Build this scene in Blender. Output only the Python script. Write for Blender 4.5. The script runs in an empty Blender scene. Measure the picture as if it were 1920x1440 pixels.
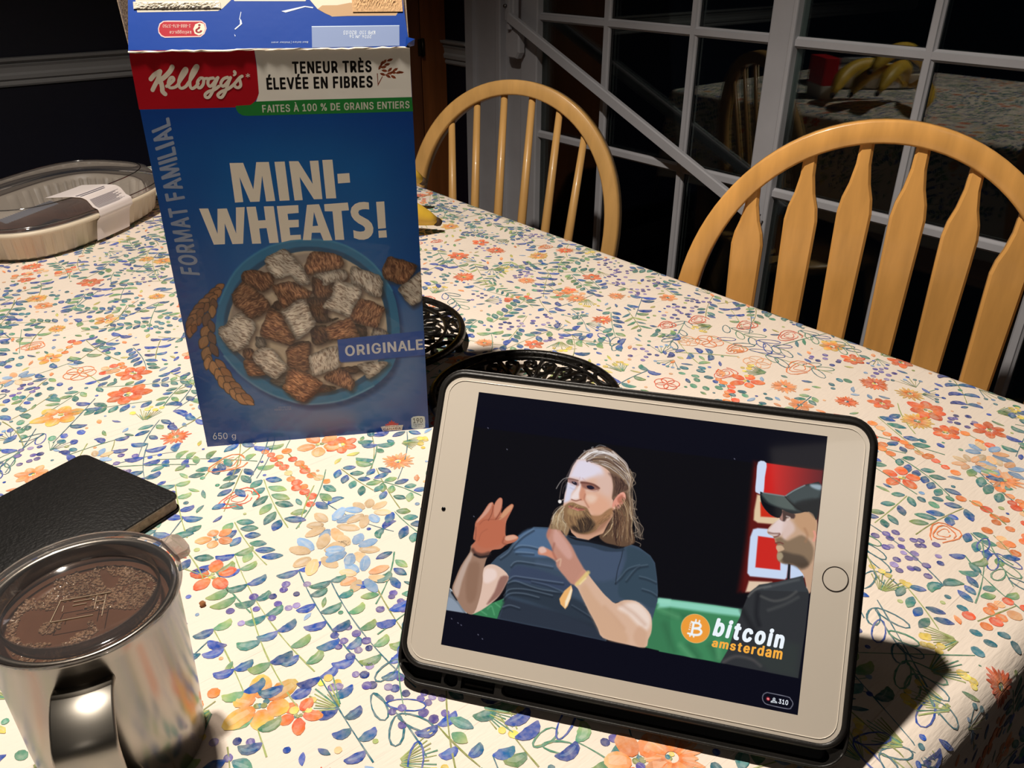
import bpy, bmesh, math, os, random
import numpy as np
from mathutils import Vector, Matrix
from mathutils.geometry import tessellate_polygon

# ------------------------------------------------------------------ camera, world, lamp, exposure
scene = bpy.context.scene
V = Vector
CAM_H = 0.375                      # metres above the table top (the table top is z = 0)
cam_data = bpy.data.cameras.new('camera')
cam_data.sensor_fit = 'HORIZONTAL'; cam_data.sensor_width = 36.0
cam_data.lens = 1550.0 / 1920.0 * 36.0
cam_data.clip_start = 0.01; cam_data.clip_end = 50
cam = bpy.data.objects.new('camera', cam_data); scene.collection.objects.link(cam)
_R = Matrix(((0.63904848, 0.36459856, -0.67726283), (0.76915631, -0.29839297, 0.56511964), (0.00395134, -0.88205982, -0.47112086)))
_c = [V((_R[i][0], _R[i][1], _R[i][2])) for i in range(3)]
cam.matrix_world = Matrix(((_R[0][0], -_R[0][1], -_R[0][2], 0), (_R[1][0], -_R[1][1], -_R[1][2], 0), (_R[2][0], -_R[2][1], -_R[2][2], CAM_H), (0, 0, 0, 1)))
scene.camera = cam

world = bpy.data.worlds.new('night'); scene.world = world; world.use_nodes = True
world.node_tree.nodes['Background'].inputs[0].default_value = (0.02, 0.025, 0.04, 1)
world.node_tree.nodes['Background'].inputs[1].default_value = 0.03

lamp_data = bpy.data.lights.new('pendant_bulb', 'SPOT'); lamp_data.energy = 70.0; lamp_data.spot_size = math.radians(132); lamp_data.spot_blend = 0.55   # bulb inside a downward-facing shade
lamp_data.color = (1.0, 0.905, 0.79); lamp_data.shadow_soft_size = 0.022
lamp = bpy.data.objects.new('pendant_bulb', lamp_data); lamp.location = (-0.560, 0.128, 1.12)
scene.collection.objects.link(lamp)
# a second, dim area light, unseen, on the camera's side of the room
room_data = bpy.data.lights.new('camera_side_light', 'AREA'); room_data.energy = 1.6; room_data.size = 0.5
room_data.color = (1.0, 0.9, 0.8)
room = bpy.data.objects.new('camera_side_light', room_data); room.location = (1.3, -0.9, 1.55)
room.rotation_euler = (V((-0.8, 0.5, 0)) - V(room.location)).to_track_quat('-Z', 'Y').to_euler()
scene.collection.objects.link(room)

scene.view_settings.view_transform = 'Standard'; scene.view_settings.look = 'None'
scene.view_settings.gamma = 1.0; scene.view_settings.use_curve_mapping = False
scene.view_settings.exposure = 0.0
# ------------------------------------------------------------------ helpers
def lin(c):
    c = np.asarray(c, float) / 255.0
    return np.where(c <= 0.04045, c / 12.92, ((c + 0.055) / 1.055) ** 2.4)
def rgb(c): return (*[float(v) for v in lin(c)], 1.0)
MATS = {}
def mat(name, col, rough=0.5, metal=0.0, vary=0.0, scale=20.0, stretch=(1, 1, 1), bump=0.0, bscale=200.0, spec=0.5, coat=0.0, detail=4.0, trans=0.0, ior=1.45, rvary=0.0):
    if name in MATS: return MATS[name]
    m = bpy.data.materials.new(name); m.use_nodes = True; nt = m.node_tree; N = nt.nodes; L = nt.links
    b = N['Principled BSDF']; b.inputs['Roughness'].default_value = rough; b.inputs['Metallic'].default_value = metal
    b.inputs['Specular IOR Level'].default_value = spec; b.inputs['Coat Weight'].default_value = coat
    b.inputs['Transmission Weight'].default_value = trans; b.inputs['IOR'].default_value = ior
    tc = N.new('ShaderNodeTexCoord'); mp = N.new('ShaderNodeMapping'); mp.inputs['Scale'].default_value = stretch
    L.new(tc.outputs['Object'], mp.inputs['Vector'])
    no = N.new('ShaderNodeTexNoise'); no.inputs['Scale'].default_value = scale; no.inputs['Detail'].default_value = detail
    L.new(mp.outputs[0], no.inputs['Vector'])
    mx = N.new('ShaderNodeMix'); mx.data_type = 'RGBA'; mx.blend_type = 'MIX'
    c = rgb(col); k = 1 - vary; k2 = 1 + vary
    mx.inputs[6].default_value = (c[0] * k, c[1] * k, c[2] * k, 1); mx.inputs[7].default_value = (min(1, c[0] * k2), min(1, c[1] * k2), min(1, c[2] * k2), 1)
    ramp = N.new('ShaderNodeMapRange'); ramp.inputs[1].default_value = 0.3; ramp.inputs[2].default_value = 0.7
    L.new(no.outputs[0], ramp.inputs[0]); L.new(ramp.outputs[0], mx.inputs[0]); L.new(mx.outputs[2], b.inputs['Base Color'])
    if rvary:
        r2 = N.new('ShaderNodeMapRange'); r2.inputs[3].default_value = max(0.02, rough - rvary); r2.inputs[4].default_value = rough + rvary
        L.new(ramp.outputs[0], r2.inputs[0]); L.new(r2.outputs[0], b.inputs['Roughness'])
    if bump:
        n2 = N.new('ShaderNodeTexNoise'); n2.inputs['Scale'].default_value = bscale; n2.inputs['Detail'].default_value = 3
        L.new(mp.outputs[0], n2.inputs['Vector'])
        bp = N.new('ShaderNodeBump'); bp.inputs['Strength'].default_value = bump; bp.inputs['Distance'].default_value = 0.001
        L.new(n2.outputs[0], bp.inputs['Height']); L.new(bp.outputs[0], b.inputs['Normal'])
    MATS[name] = m; return m
def mat_vcol(name, rough=0.6, emit=0.0, spec=0.5, coat=0.0, bump=0.0):
    m = bpy.data.materials.new(name); m.use_nodes = True; nt = m.node_tree; N = nt.nodes; L = nt.links
    b = N['Principled BSDF']; a = N.new('ShaderNodeAttribute'); a.attribute_name = 'Col'
    b.inputs['Roughness'].default_value = rough; b.inputs['Specular IOR Level'].default_value = spec; b.inputs['Coat Weight'].default_value = coat
    if emit:
        L.new(a.outputs['Color'], b.inputs['Emission Color']); b.inputs['Emission Strength'].default_value = emit
        b.inputs['Base Color'].default_value = (0.004, 0.004, 0.006, 1)
    else: L.new(a.outputs['Color'], b.inputs['Base Color'])
    if bump:
        tc = N.new('ShaderNodeTexCoord'); n2 = N.new('ShaderNodeTexNoise'); n2.inputs['Scale'].default_value = 28; n2.inputs['Detail'].default_value = 5
        L.new(tc.outputs['Object'], n2.inputs['Vector']); bp = N.new('ShaderNodeBump'); bp.inputs['Strength'].default_value = bump; bp.inputs['Distance'].default_value = 0.002
        L.new(n2.outputs[0], bp.inputs['Height']); L.new(bp.outputs[0], b.inputs['Normal'])
    return m
def mat_clear(name, col=(1, 1, 1), refl=0.12, rough=0.03, tint=0.85, refl2=0.9, haze=0.0, hcol=(200, 200, 205)):
    """thin clear sheet: looks straight through, with a real Fresnel-like gloss on top"""
    m = bpy.data.materials.new(name); m.use_nodes = True; nt = m.node_tree; N = nt.nodes; L = nt.links
    N.remove(N['Principled BSDF']); out = N['Material Output']
    t = N.new('ShaderNodeBsdfTransparent'); t.inputs[0].default_value = (col[0] * tint, col[1] * tint, col[2] * tint, 1)
    g = N.new('ShaderNodeBsdfGlossy'); g.inputs['Roughness'].default_value = rough
    lw = N.new('ShaderNodeLayerWeight'); lw.inputs[0].default_value = 0.35
    mr = N.new('ShaderNodeMapRange'); mr.inputs[3].default_value = refl; mr.inputs[4].default_value = refl2
    L.new(lw.outputs['Fresnel'], mr.inputs[0]); mx = N.new('ShaderNodeMixShader'); L.new(mr.outputs[0], mx.inputs[0])
    base = t
    if haze:
        df = N.new('ShaderNodeBsdfDiffuse'); df.inputs[0].default_value = rgb(hcol); m0 = N.new('ShaderNodeMixShader'); m0.inputs[0].default_value = haze; L.new(t.outputs[0], m0.inputs[1]); L.new(df.outputs[0], m0.inputs[2]); base = m0
    L.new(base.outputs[0], mx.inputs[1]); L.new(g.outputs[0], mx.inputs[2]); L.new(mx.outputs[0], out.inputs[0])
    return m

class MB:
    """mesh builder: collects verts and faces in local coordinates"""
    def __init__(s): s.v = []; s.f = []; s.smooth = []
    def add(s, vs, fs, smooth=False):
        o = len(s.v); s.v += [tuple(p) for p in vs]; s.f += [tuple(i + o for i in f) for f in fs]; s.smooth += [smooth] * len(fs); return s
    def box(s, lo, hi, M=None, bev=0.0):
        if bev:
            bm = bmesh.new(); bmesh.ops.create_cube(bm, size=1)
            for v in bm.verts: v.co = V([(lo[i] + hi[i]) / 2 + v.co[i] * (hi[i] - lo[i]) for i in range(3)])
            bmesh.ops.bevel(bm, geom=bm.edges[:] , offset=bev, segments=2, profile=0.5, affect='EDGES')
            bm.verts.index_update(); vs = [v.co.copy() for v in bm.verts]; fs = [[v.index for v in f.verts] for f in bm.faces]; bm.free()
        else:
            vs = [V((x, y, z)) for x in (lo[0], hi[0]) for y in (lo[1], hi[1]) for z in (lo[2], hi[2])]
            fs = [(0, 1, 3, 2), (4, 6, 7, 5), (0, 4, 5, 1), (2, 3, 7, 6), (0, 2, 6, 4), (1, 5, 7, 3)]
        if M: vs = [M @ p for p in vs]
        return s.add(vs, fs, False)
    def loft(s, rings, closed=True, cap0=False, cap1=False, smooth=True):
        n = len(rings[0]); vs = [p for r in rings for p in r]; fs = []
        for i in range(len(rings) - 1):
            for j in range(n if closed else n - 1):
                k = (j + 1) % n; fs.append((i * n + j, i * n + k, (i + 1) * n + k, (i + 1) * n + j))
        if cap0: fs.append(tuple(range(n - 1, -1, -1)))
        if cap1: fs.append(tuple((len(rings) - 1) * n + j for j in range(n)))
        return s.add(vs, fs, smooth)
    def lathe(s, prof, n=48, c=(0, 0, 0), smooth=True):
        rings = [[(c[0] + r * math.cos(2 * math.pi * j / n), c[1] + r * math.sin(2 * math.pi * j / n), c[2] + z) for j in range(n)] for r, z in prof]
        return s.loft(rings, True, prof[0][0] > 1e-6 and False, False, smooth)
    def sweep(s, path, sec, up=(0, 0, 1), cap=True, smooth=True, closed=False):
        """sec: function(i, t) -> list of (a, b) in the (side, up) frame, or a fixed list"""
        rings = []; n = len(path); path = [V(p) for p in path]
        for i, p in enumerate(path):
            if closed: d = path[(i + 1) % n] - path[i - 1]
            else: d = path[min(i + 1, n - 1)] - path[max(i - 1, 0)]
            d.normalize(); u = V(up(i) if callable(up) else up); sd = d.cross(u)
            if sd.length < 1e-6: sd = d.cross(V((1, 0, 0)))
            sd.normalize(); u2 = sd.cross(d)
            q = sec(i, i / max(1, n - 1)) if callable(sec) else sec
            rings.append([p + sd * a + u2 * b for a, b in q])
        if closed: rings.append(rings[0])
        return s.loft(rings, True, cap and not closed, cap and not closed, smooth)
    def plate(s, loops, z0, z1, M=None):
        """flat plate with holes (loops in 2D, first is the outline), from z0 to z1"""
        allp = [p for l in loops for p in l]; tr = tessellate_polygon([[V((x, y, 0)) for x, y in l] for l in loops])
        vs = [V((x, y, z1)) for x, y in allp] + [V((x, y, z0)) for x, y in allp]; n = len(allp); fs = []
        for t in tr:
            a, b, c = [V((*allp[i], 0)) for i in t]
            if (b - a).cross(c - a).z < 0: t = (t[0], t[2], t[1])
            fs.append(tuple(t)); fs.append((t[2] + n, t[1] + n, t[0] + n))
        o = 0
        for l in loops:
            m = len(l)
            for j in range(m): a = o + j; b = o + (j + 1) % m; fs.append((a, a + n, b + n, b))
            o += m
        if M: vs = [M @ p for p in vs]
        return s.add(vs, fs, False)
    def build(s, name, material, parent=None, recalc=True):
        me = bpy.data.meshes.new(name); me.from_pydata([tuple(p) for p in s.v], [], s.f)
        me.polygons.foreach_set('use_smooth', s.smooth)
        if recalc:
            bm = bmesh.new(); bm.from_mesh(me); bmesh.ops.remove_doubles(bm, verts=bm.verts, dist=1e-6); bmesh.ops.recalc_face_normals(bm, faces=bm.faces); bm.to_mesh(me); bm.free()
        me.materials.append(material); me.update()
        o = bpy.data.objects.new(name, me); scene.collection.objects.link(o)
        if parent: o.parent = parent
        return o
def tag(o, label=None, cat=None, group=None, kind=None):
    if label: o['label'] = label
    if cat: o['category'] = cat
    if group: o['group'] = group
    if kind: o['kind'] = kind
    return o
def thing(name, label, cat, loc=(0, 0, 0), rz=0.0, group=None):
    o = bpy.data.objects.new(name, None); o.location = loc; o.rotation_euler = (0, 0, rz); o.empty_display_size = 0.02
    scene.collection.objects.link(o); return tag(o, label, cat, group)
def circ(r, n=12, ry=None): return [(r * math.cos(2 * math.pi * i / n), (ry or r) * math.sin(2 * math.pi * i / n)) for i in range(n)]
def rrect(x0, y0, x1, y1, r, n=6):
    out = []
    for cx, cy, a in ((x1 - r, y1 - r, 0), (x0 + r, y1 - r, 90), (x0 + r, y0 + r, 180), (x1 - r, y0 + r, 270)):
        for i in range(n + 1): t = math.radians(a + 90 * i / n); out.append((cx + r * math.cos(t), cy + r * math.sin(t)))
    return out
def catmull(p, closed, sub=4):
    p = np.asarray(p, float); n = len(p)
    if n < 3: return p
    out = []
    for i in range(n if closed else n - 1):
        a, b, c, d = (p[(i - 1) % n], p[i], p[(i + 1) % n], p[(i + 2) % n]) if closed else (p[max(i - 1, 0)], p[i], p[i + 1], p[min(i + 2, n - 1)])
        for k in range(sub):
            t = k / sub
            out.append(0.5 * (2 * b + (c - a) * t + (2 * a - 5 * b + 4 * c - d) * t * t + (3 * b - a - 3 * c + d) * t ** 3))
    if not closed: out.append(p[-1])
    return np.array(out)
_vn = {}
def vnoise(x, y, seed=0):
    """smooth value noise on numpy arrays, 0..1"""
    if seed not in _vn: _vn[seed] = np.random.RandomState(seed).rand(64, 64)
    g = _vn[seed]; xi = np.floor(x).astype(int); yi = np.floor(y).astype(int); fx = x - xi; fy = y - yi
    fx = fx * fx * (3 - 2 * fx); fy = fy * fy * (3 - 2 * fy); a = g[yi % 64, xi % 64]; b = g[yi % 64, (xi + 1) % 64]; c = g[(yi + 1) % 64, xi % 64]; d = g[(yi + 1) % 64, (xi + 1) % 64]
    return (a * (1 - fx) + b * fx) * (1 - fy) + (c * (1 - fx) + d * fx) * fy

class Canvas:
    """a small painter: it fills the colours of a printed sheet or a lit screen, one value per mesh vertex"""
    def __init__(s, W, H, col): s.W = W; s.H = H; s.a = np.zeros((H, W, 3)); s.a[:] = col
    def xy(s, q): q = np.asarray(q, float).reshape(-1, 2) / 4000.0; return q * (s.W - 1, s.H - 1)
    def box(s, p, m):
        x0 = max(0, int(p[:, 0].min() - m)); x1 = min(s.W, int(p[:, 0].max() + m) + 2); y0 = max(0, int(p[:, 1].min() - m)); y1 = min(s.H, int(p[:, 1].max() + m) + 2)
        if x1 <= x0 or y1 <= y0: return None
        X, Y = np.meshgrid(np.arange(x0, x1, dtype=np.float32), np.arange(y0, y1, dtype=np.float32)); return (slice(y0, y1), slice(x0, x1)), X, Y
    def seg(s, X, Y, a, b):
        d = b - a; L = max(1e-9, float(d @ d)); t = np.clip(((X - a[0]) * d[0] + (Y - a[1]) * d[1]) / L, 0, 1)
        return (X - a[0] - t * d[0]) ** 2 + (Y - a[1] - t * d[1]) ** 2, t
    def sdf(s, p, X, Y):
        D = np.full(X.shape, 1e9, np.float32); ins = np.zeros(X.shape, bool); n = len(p)
        for i in range(n):
            a = p[i]; b = p[(i + 1) % n]; d, _ = s.seg(X, Y, a, b); D = np.minimum(D, d)
            if a[1] != b[1]: ins ^= ((a[1] > Y) != (b[1] > Y)) & (X < (b[0] - a[0]) * (Y - a[1]) / (b[1] - a[1]) + a[0])
        D = np.sqrt(D); return np.where(ins, -D, D)
    def blend(s, sl, al, col): r = s.a[sl]; s.a[sl] = r + (np.asarray(col, float) - r) * al[..., None]
    def poly(s, q, col, soft=1.2, a=1.0, sm=1, col2=None, ax=None):
        p = s.xy(q); p = catmull(p, True, 3) if sm else p; bx = s.box(p, soft)
        if bx is None: return
        sl, X, Y = bx; al = np.clip(0.5 - s.sdf(p, X, Y) / soft, 0, 1); al = al * al * (3 - 2 * al) * a
        if col2 is not None:
            g = s.xy(ax); d = g[1] - g[0]; t = np.clip(((X - g[0][0]) * d[0] + (Y - g[0][1]) * d[1]) / (d @ d), 0, 1)[..., None]; col = np.asarray(col, float) * (1 - t) + np.asarray(col2, float) * t
        s.blend(sl, al, col)
    def stroke(s, q, w0, w1, col, soft=1.2, a=1.0, raw=False):
        p = q if raw else s.xy(q); p = catmull(p, False, 4) if len(p) > 2 else p; bx = s.box(p, max(w0, w1) + soft)
        if bx is None: return
        sl, X, Y = bx; n = len(p) - 1; best = np.full(X.shape, 1e9, np.float32)
        for i in range(n):
            d, t = s.seg(X, Y, p[i], p[i + 1]); w = w0 + (w1 - w0) * (i + t) / n; best = np.minimum(best, np.sqrt(d) - w * 0.5)
        al = np.clip(0.5 - best / soft, 0, 1); s.blend(sl, al * a, col)
    def flow(s, ga, gb, n, seed, cols, w, jit, a, cut):
        rs = np.random.RandomState(seed); ga = catmull(s.xy(ga), False, 3); gb = catmull(s.xy(gb), False, 3); m = min(len(ga), len(gb))
        ia = np.linspace(0, len(ga) - 1, 9); ib = np.linspace(0, len(gb) - 1, 9)
        f = lambda g, i: np.stack([np.interp(i, np.arange(len(g)), g[:, k]) for k in (0, 1)], 1)
        A = f(ga, ia); B = f(gb, ib)
        for k in range(n):
            t = rs.rand(); p = A * (1 - t) + B * t + rs.randn(9, 2) * jit * 0.35 + rs.randn(1, 2) * jit * 0.5
            if cut: i0 = rs.randint(0, 5); i1 = rs.randint(i0 + 3, 10); p = p[i0:i1]
            s.stroke(p, w * (0.6 + 0.8 * rs.rand()), w * 0.5, np.array(cols[rs.randint(len(cols))]) * (0.85 + 0.3 * rs.rand()), 1.3, a, True)
    def biscuit(s, q, frost, ang, sh):
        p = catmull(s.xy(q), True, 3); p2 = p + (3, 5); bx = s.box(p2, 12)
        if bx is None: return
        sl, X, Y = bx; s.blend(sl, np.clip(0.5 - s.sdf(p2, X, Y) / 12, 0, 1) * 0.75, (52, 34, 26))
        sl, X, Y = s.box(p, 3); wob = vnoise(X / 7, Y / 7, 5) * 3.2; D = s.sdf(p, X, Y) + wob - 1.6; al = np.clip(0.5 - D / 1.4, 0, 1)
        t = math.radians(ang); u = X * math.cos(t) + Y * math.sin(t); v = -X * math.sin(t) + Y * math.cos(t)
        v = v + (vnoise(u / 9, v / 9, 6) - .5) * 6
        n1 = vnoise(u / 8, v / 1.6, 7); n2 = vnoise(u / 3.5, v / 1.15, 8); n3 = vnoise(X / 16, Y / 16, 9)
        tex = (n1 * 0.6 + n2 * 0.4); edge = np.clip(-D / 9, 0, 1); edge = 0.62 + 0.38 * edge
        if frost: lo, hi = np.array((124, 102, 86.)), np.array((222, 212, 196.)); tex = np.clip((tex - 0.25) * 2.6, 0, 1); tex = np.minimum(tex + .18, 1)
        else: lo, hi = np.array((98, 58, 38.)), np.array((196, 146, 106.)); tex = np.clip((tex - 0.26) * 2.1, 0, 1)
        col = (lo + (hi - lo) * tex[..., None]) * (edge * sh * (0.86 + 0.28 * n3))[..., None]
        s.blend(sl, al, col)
    def run(s, ops):
        for o in ops:
            k = o[0]
            if k == 'P': s.poly(*o[1:])
            elif k == 'S': s.stroke(*o[1:])
            elif k == 'F': s.flow(*o[1:])
            elif k == 'B': s.biscuit(*o[1:])
            elif k == 'O':
                c, e, t = [s.xy(v)[0] for v in o[1:4]]; r = 0.5 * (np.hypot(*(e - c)) + np.hypot(*(t - c)))
                sl, X, Y = s.box(np.array([c - r, c + r]), 3); s.blend(sl, np.clip(0.5 - (np.hypot(X - c[0], Y - c[1]) - r) / o[5], 0, 1), o[4])

class Sheet:
    """flat printed sheet in a plane: a painted grid plus crisp lettering and shapes laid a hair above it"""
    def __init__(s, O, U, W):          # origin (top left), full-width vector, full-height (downward) vector
        s.O = np.array(O, float); s.U = np.array(U, float); s.W = np.array(W, float); s.N = np.cross(s.W, s.U); s.N /= np.linalg.norm(s.N)
        s.v = []; s.f = []; s.c = []; s.n = 0; s.lift = 0.00006
    def at(s, uv, lift): uv = np.asarray(uv, float).reshape(-1, 2); return s.O + uv[:, :1] * s.U + uv[:, 1:] * s.W + s.N * np.asarray(lift, float).reshape(-1, 1)
    def grid(s, cv=None, nx=0, ny=0, col=None, fn=None):
        if cv is not None: nx, ny, cols = cv.W, cv.H, lin(np.clip(cv.a, 0, 255)).reshape(-1, 3)
        else: cols = np.tile(lin(col), (nx * ny, 1))
        u, v = np.meshgrid(np.linspace(0, 1, nx), np.linspace(0, 1, ny)); s.v.append(s.at(np.stack([u.ravel(), v.ravel()], 1), 0)); s.c.append(cols)
        i = np.arange(nx * ny).reshape(ny, nx) + s.n; s.f.append(np.stack([i[:-1, :-1], i[1:, :-1], i[1:, 1:], i[:-1, 1:]], -1).reshape(-1, 4)); s.n += nx * ny
    def shape(s, loops, col, lift=1):
        loops = [np.asarray(l, float).reshape(-1, 2) / 4000.0 for l in loops]; allp = np.concatenate(loops)
        tr = tessellate_polygon([[V((p[0], p[1], 0)) for p in l] for l in loops]); s.tris(allp, tr, col, lift)
    def tris(s, uv, tr, col, lift):
        if not len(tr): return
        s.v.append(s.at(uv, s.lift * lift)); s.c.append(np.tile(lin(col), (len(uv), 1))); t = np.array([list(q) for q in tr], int)
        a, b, c = uv[t[:, 0]], uv[t[:, 1]], uv[t[:, 2]]; flip = ((b - a)[:, 0] * (c - a)[:, 1] - (b - a)[:, 1] * (c - a)[:, 0]) > 0
        t[flip] = t[flip][:, ::-1]; s.f.append(t + s.n); s.n += len(uv)
    def ribbon(s, q, w, col, lift=1):
        p = catmull(np.asarray(q, float).reshape(-1, 2) / 4000.0, False, 8); asp = np.array([np.linalg.norm(s.U), np.linalg.norm(s.W)]); pm = p * asp
        d = np.gradient(pm, axis=0); d /= np.linalg.norm(d, axis=1)[:, None] + 1e-12; n = np.stack([-d[:, 1], d[:, 0]], 1) * w / 2
        L = (pm + n) / asp; R = (pm - n) / asp; uv = np.concatenate([L, R]); m = len(p)
        tr = [(i, i + 1, m + i) for i in range(m - 1)] + [(i + 1, m + i + 1, m + i) for i in range(m - 1)]; ll = lift + np.linspace(0, 3.0, m); s.tris(uv, tr, col, np.concatenate([ll, ll]))
        for e in (pm[0], pm[-1]):
            ring = [(e + np.array((math.cos(k * math.pi / 6), math.sin(k * math.pi / 6))) * w / 2) / asp for k in range(12)]
            s.tris(np.array([e / asp] + ring), [(0, k + 1, (k + 1) % 12 + 1) for k in range(12)], col, lift + .2)
    def text(s, txt, quad, col, bold=0.0, font='i', shear=0, caps='', lift=2):
        vs, tr = glyphs(txt, bold)
        if not len(vs): return
        ref = 'H' if (txt.upper() == txt) else txt
        y0, y1 = (0.0, CAPH) if txt.upper() == txt else (vs[:, 1].min(), vs[:, 1].max())
        if any(ch.isdigit() for ch in txt) and ' g' in txt: y0, y1 = vs[:, 1].min(), vs[:, 1].max()
        if txt == '?': y0, y1 = vs[:, 1].min(), vs[:, 1].max()
        if txt == 'bitcoin' or txt == 'amsterdam': y0 = 0.0
        x0, x1 = vs[:, 0].min(), vs[:, 0].max(); a = (vs[:, 0] - x0) / (x1 - x0); b = (vs[:, 1] - y0) / (y1 - y0)
        Q = np.asarray(quad, float).reshape(4, 2) / 4000.0; a = a[:, None]; b = b[:, None]
        uv = Q[0] * (1 - a) * (1 - b) + Q[1] * a * (1 - b) + Q[2] * a * b + Q[3] * (1 - a) * b; wx = (Q[1] - Q[0]) / (x1 - x0) * bold * .55; wy = (Q[3] - Q[0]) / (y1 - y0) * bold * .35
        for i_, (kx, ky) in enumerate([(math.cos(k * math.pi / 5), math.sin(k * math.pi / 5)) for k in range(10)] + [(0, 0)] if bold else ((0, 0),)): s.tris(uv + wx * kx + wy * ky, tr, col, lift + i_ * .22)
    def build(s, name, material, parent=None):
        v = np.concatenate(s.v); c = np.concatenate(s.c); me = bpy.data.meshes.new(name)
        tot = np.concatenate([np.full(len(f), f.shape[1]) for f in s.f]); idx = np.concatenate([f.ravel() for f in s.f]).astype(np.int32); st = np.concatenate([[0], np.cumsum(tot)[:-1]]).astype(np.int32)
        me.vertices.add(len(v)); me.vertices.foreach_set('co', v.astype(np.float32).ravel()); me.loops.add(len(idx)); me.loops.foreach_set('vertex_index', idx)
        me.polygons.add(len(tot)); me.polygons.foreach_set('loop_start', st); me.polygons.foreach_set('use_smooth', np.zeros(len(tot), bool)); me.update(calc_edges=True)
        at = me.color_attributes.new('Col', 'FLOAT_COLOR', 'POINT'); at.data.foreach_set('color', np.concatenate([c, np.ones((len(c), 1))], 1).astype(np.float32).ravel())
        me.materials.append(material); me.validate(); o = bpy.data.objects.new(name, me); scene.collection.objects.link(o)
        if parent: o.parent = parent
        return o
FONT = None
try: FONT = bpy.data.fonts.load(os.path.join(bpy.utils.system_resource('DATAFILES'), 'fonts', 'Inter.woff2'))
except Exception: FONT = None
_gc = {}
def one_glyph(ch):
    if ch in _gc: return _gc[ch]
    cu = bpy.data.curves.new('lettering', 'FONT'); cu.body = ch; cu.resolution_u = 4
    if FONT: cu.font = FONT
    ob = bpy.data.objects.new('lettering', cu); scene.collection.objects.link(ob); dg = bpy.context.evaluated_depsgraph_get(); ev = ob.evaluated_get(dg); me = ev.to_mesh()
    me.calc_loop_triangles(); vs = np.array([(v.co.x, v.co.y) for v in me.vertices]).reshape(-1, 2); tr = [tuple(t.vertices) for t in me.loop_triangles]
    ev.to_mesh_clear(); bpy.data.objects.remove(ob); bpy.data.curves.remove(cu); _gc[ch] = (vs, tr); return vs, tr
CAPH = float(one_glyph('H')[0][:, 1].max())
def glyphs(txt, bold):
    """letters set one by one; capital I is a plain stem"""
    x = 0.0; V_ = []; T_ = []; n = 0
    for ch in txt:
        if ch == ' ': x += .26; continue
        if ch == 'I': vs, tr = np.array([(0, 0), (.085, 0), (.085, CAPH), (0, CAPH)]), [(0, 1, 2), (0, 2, 3)]
        else: vs, tr = one_glyph(ch)
        if not len(vs): continue
        x0, x1 = vs[:, 0].min(), vs[:, 0].max(); sb = (.025 if ch in 'ATVLÀ' else .055) + bold * .5
        V_.append(vs + (x + sb - x0, 0)); T_ += [tuple(k + n for k in t) for t in tr]; n += len(vs); x += x1 - x0 + 2 * sb
    return (np.concatenate(V_) if V_ else np.zeros((0, 2))), T_
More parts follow.
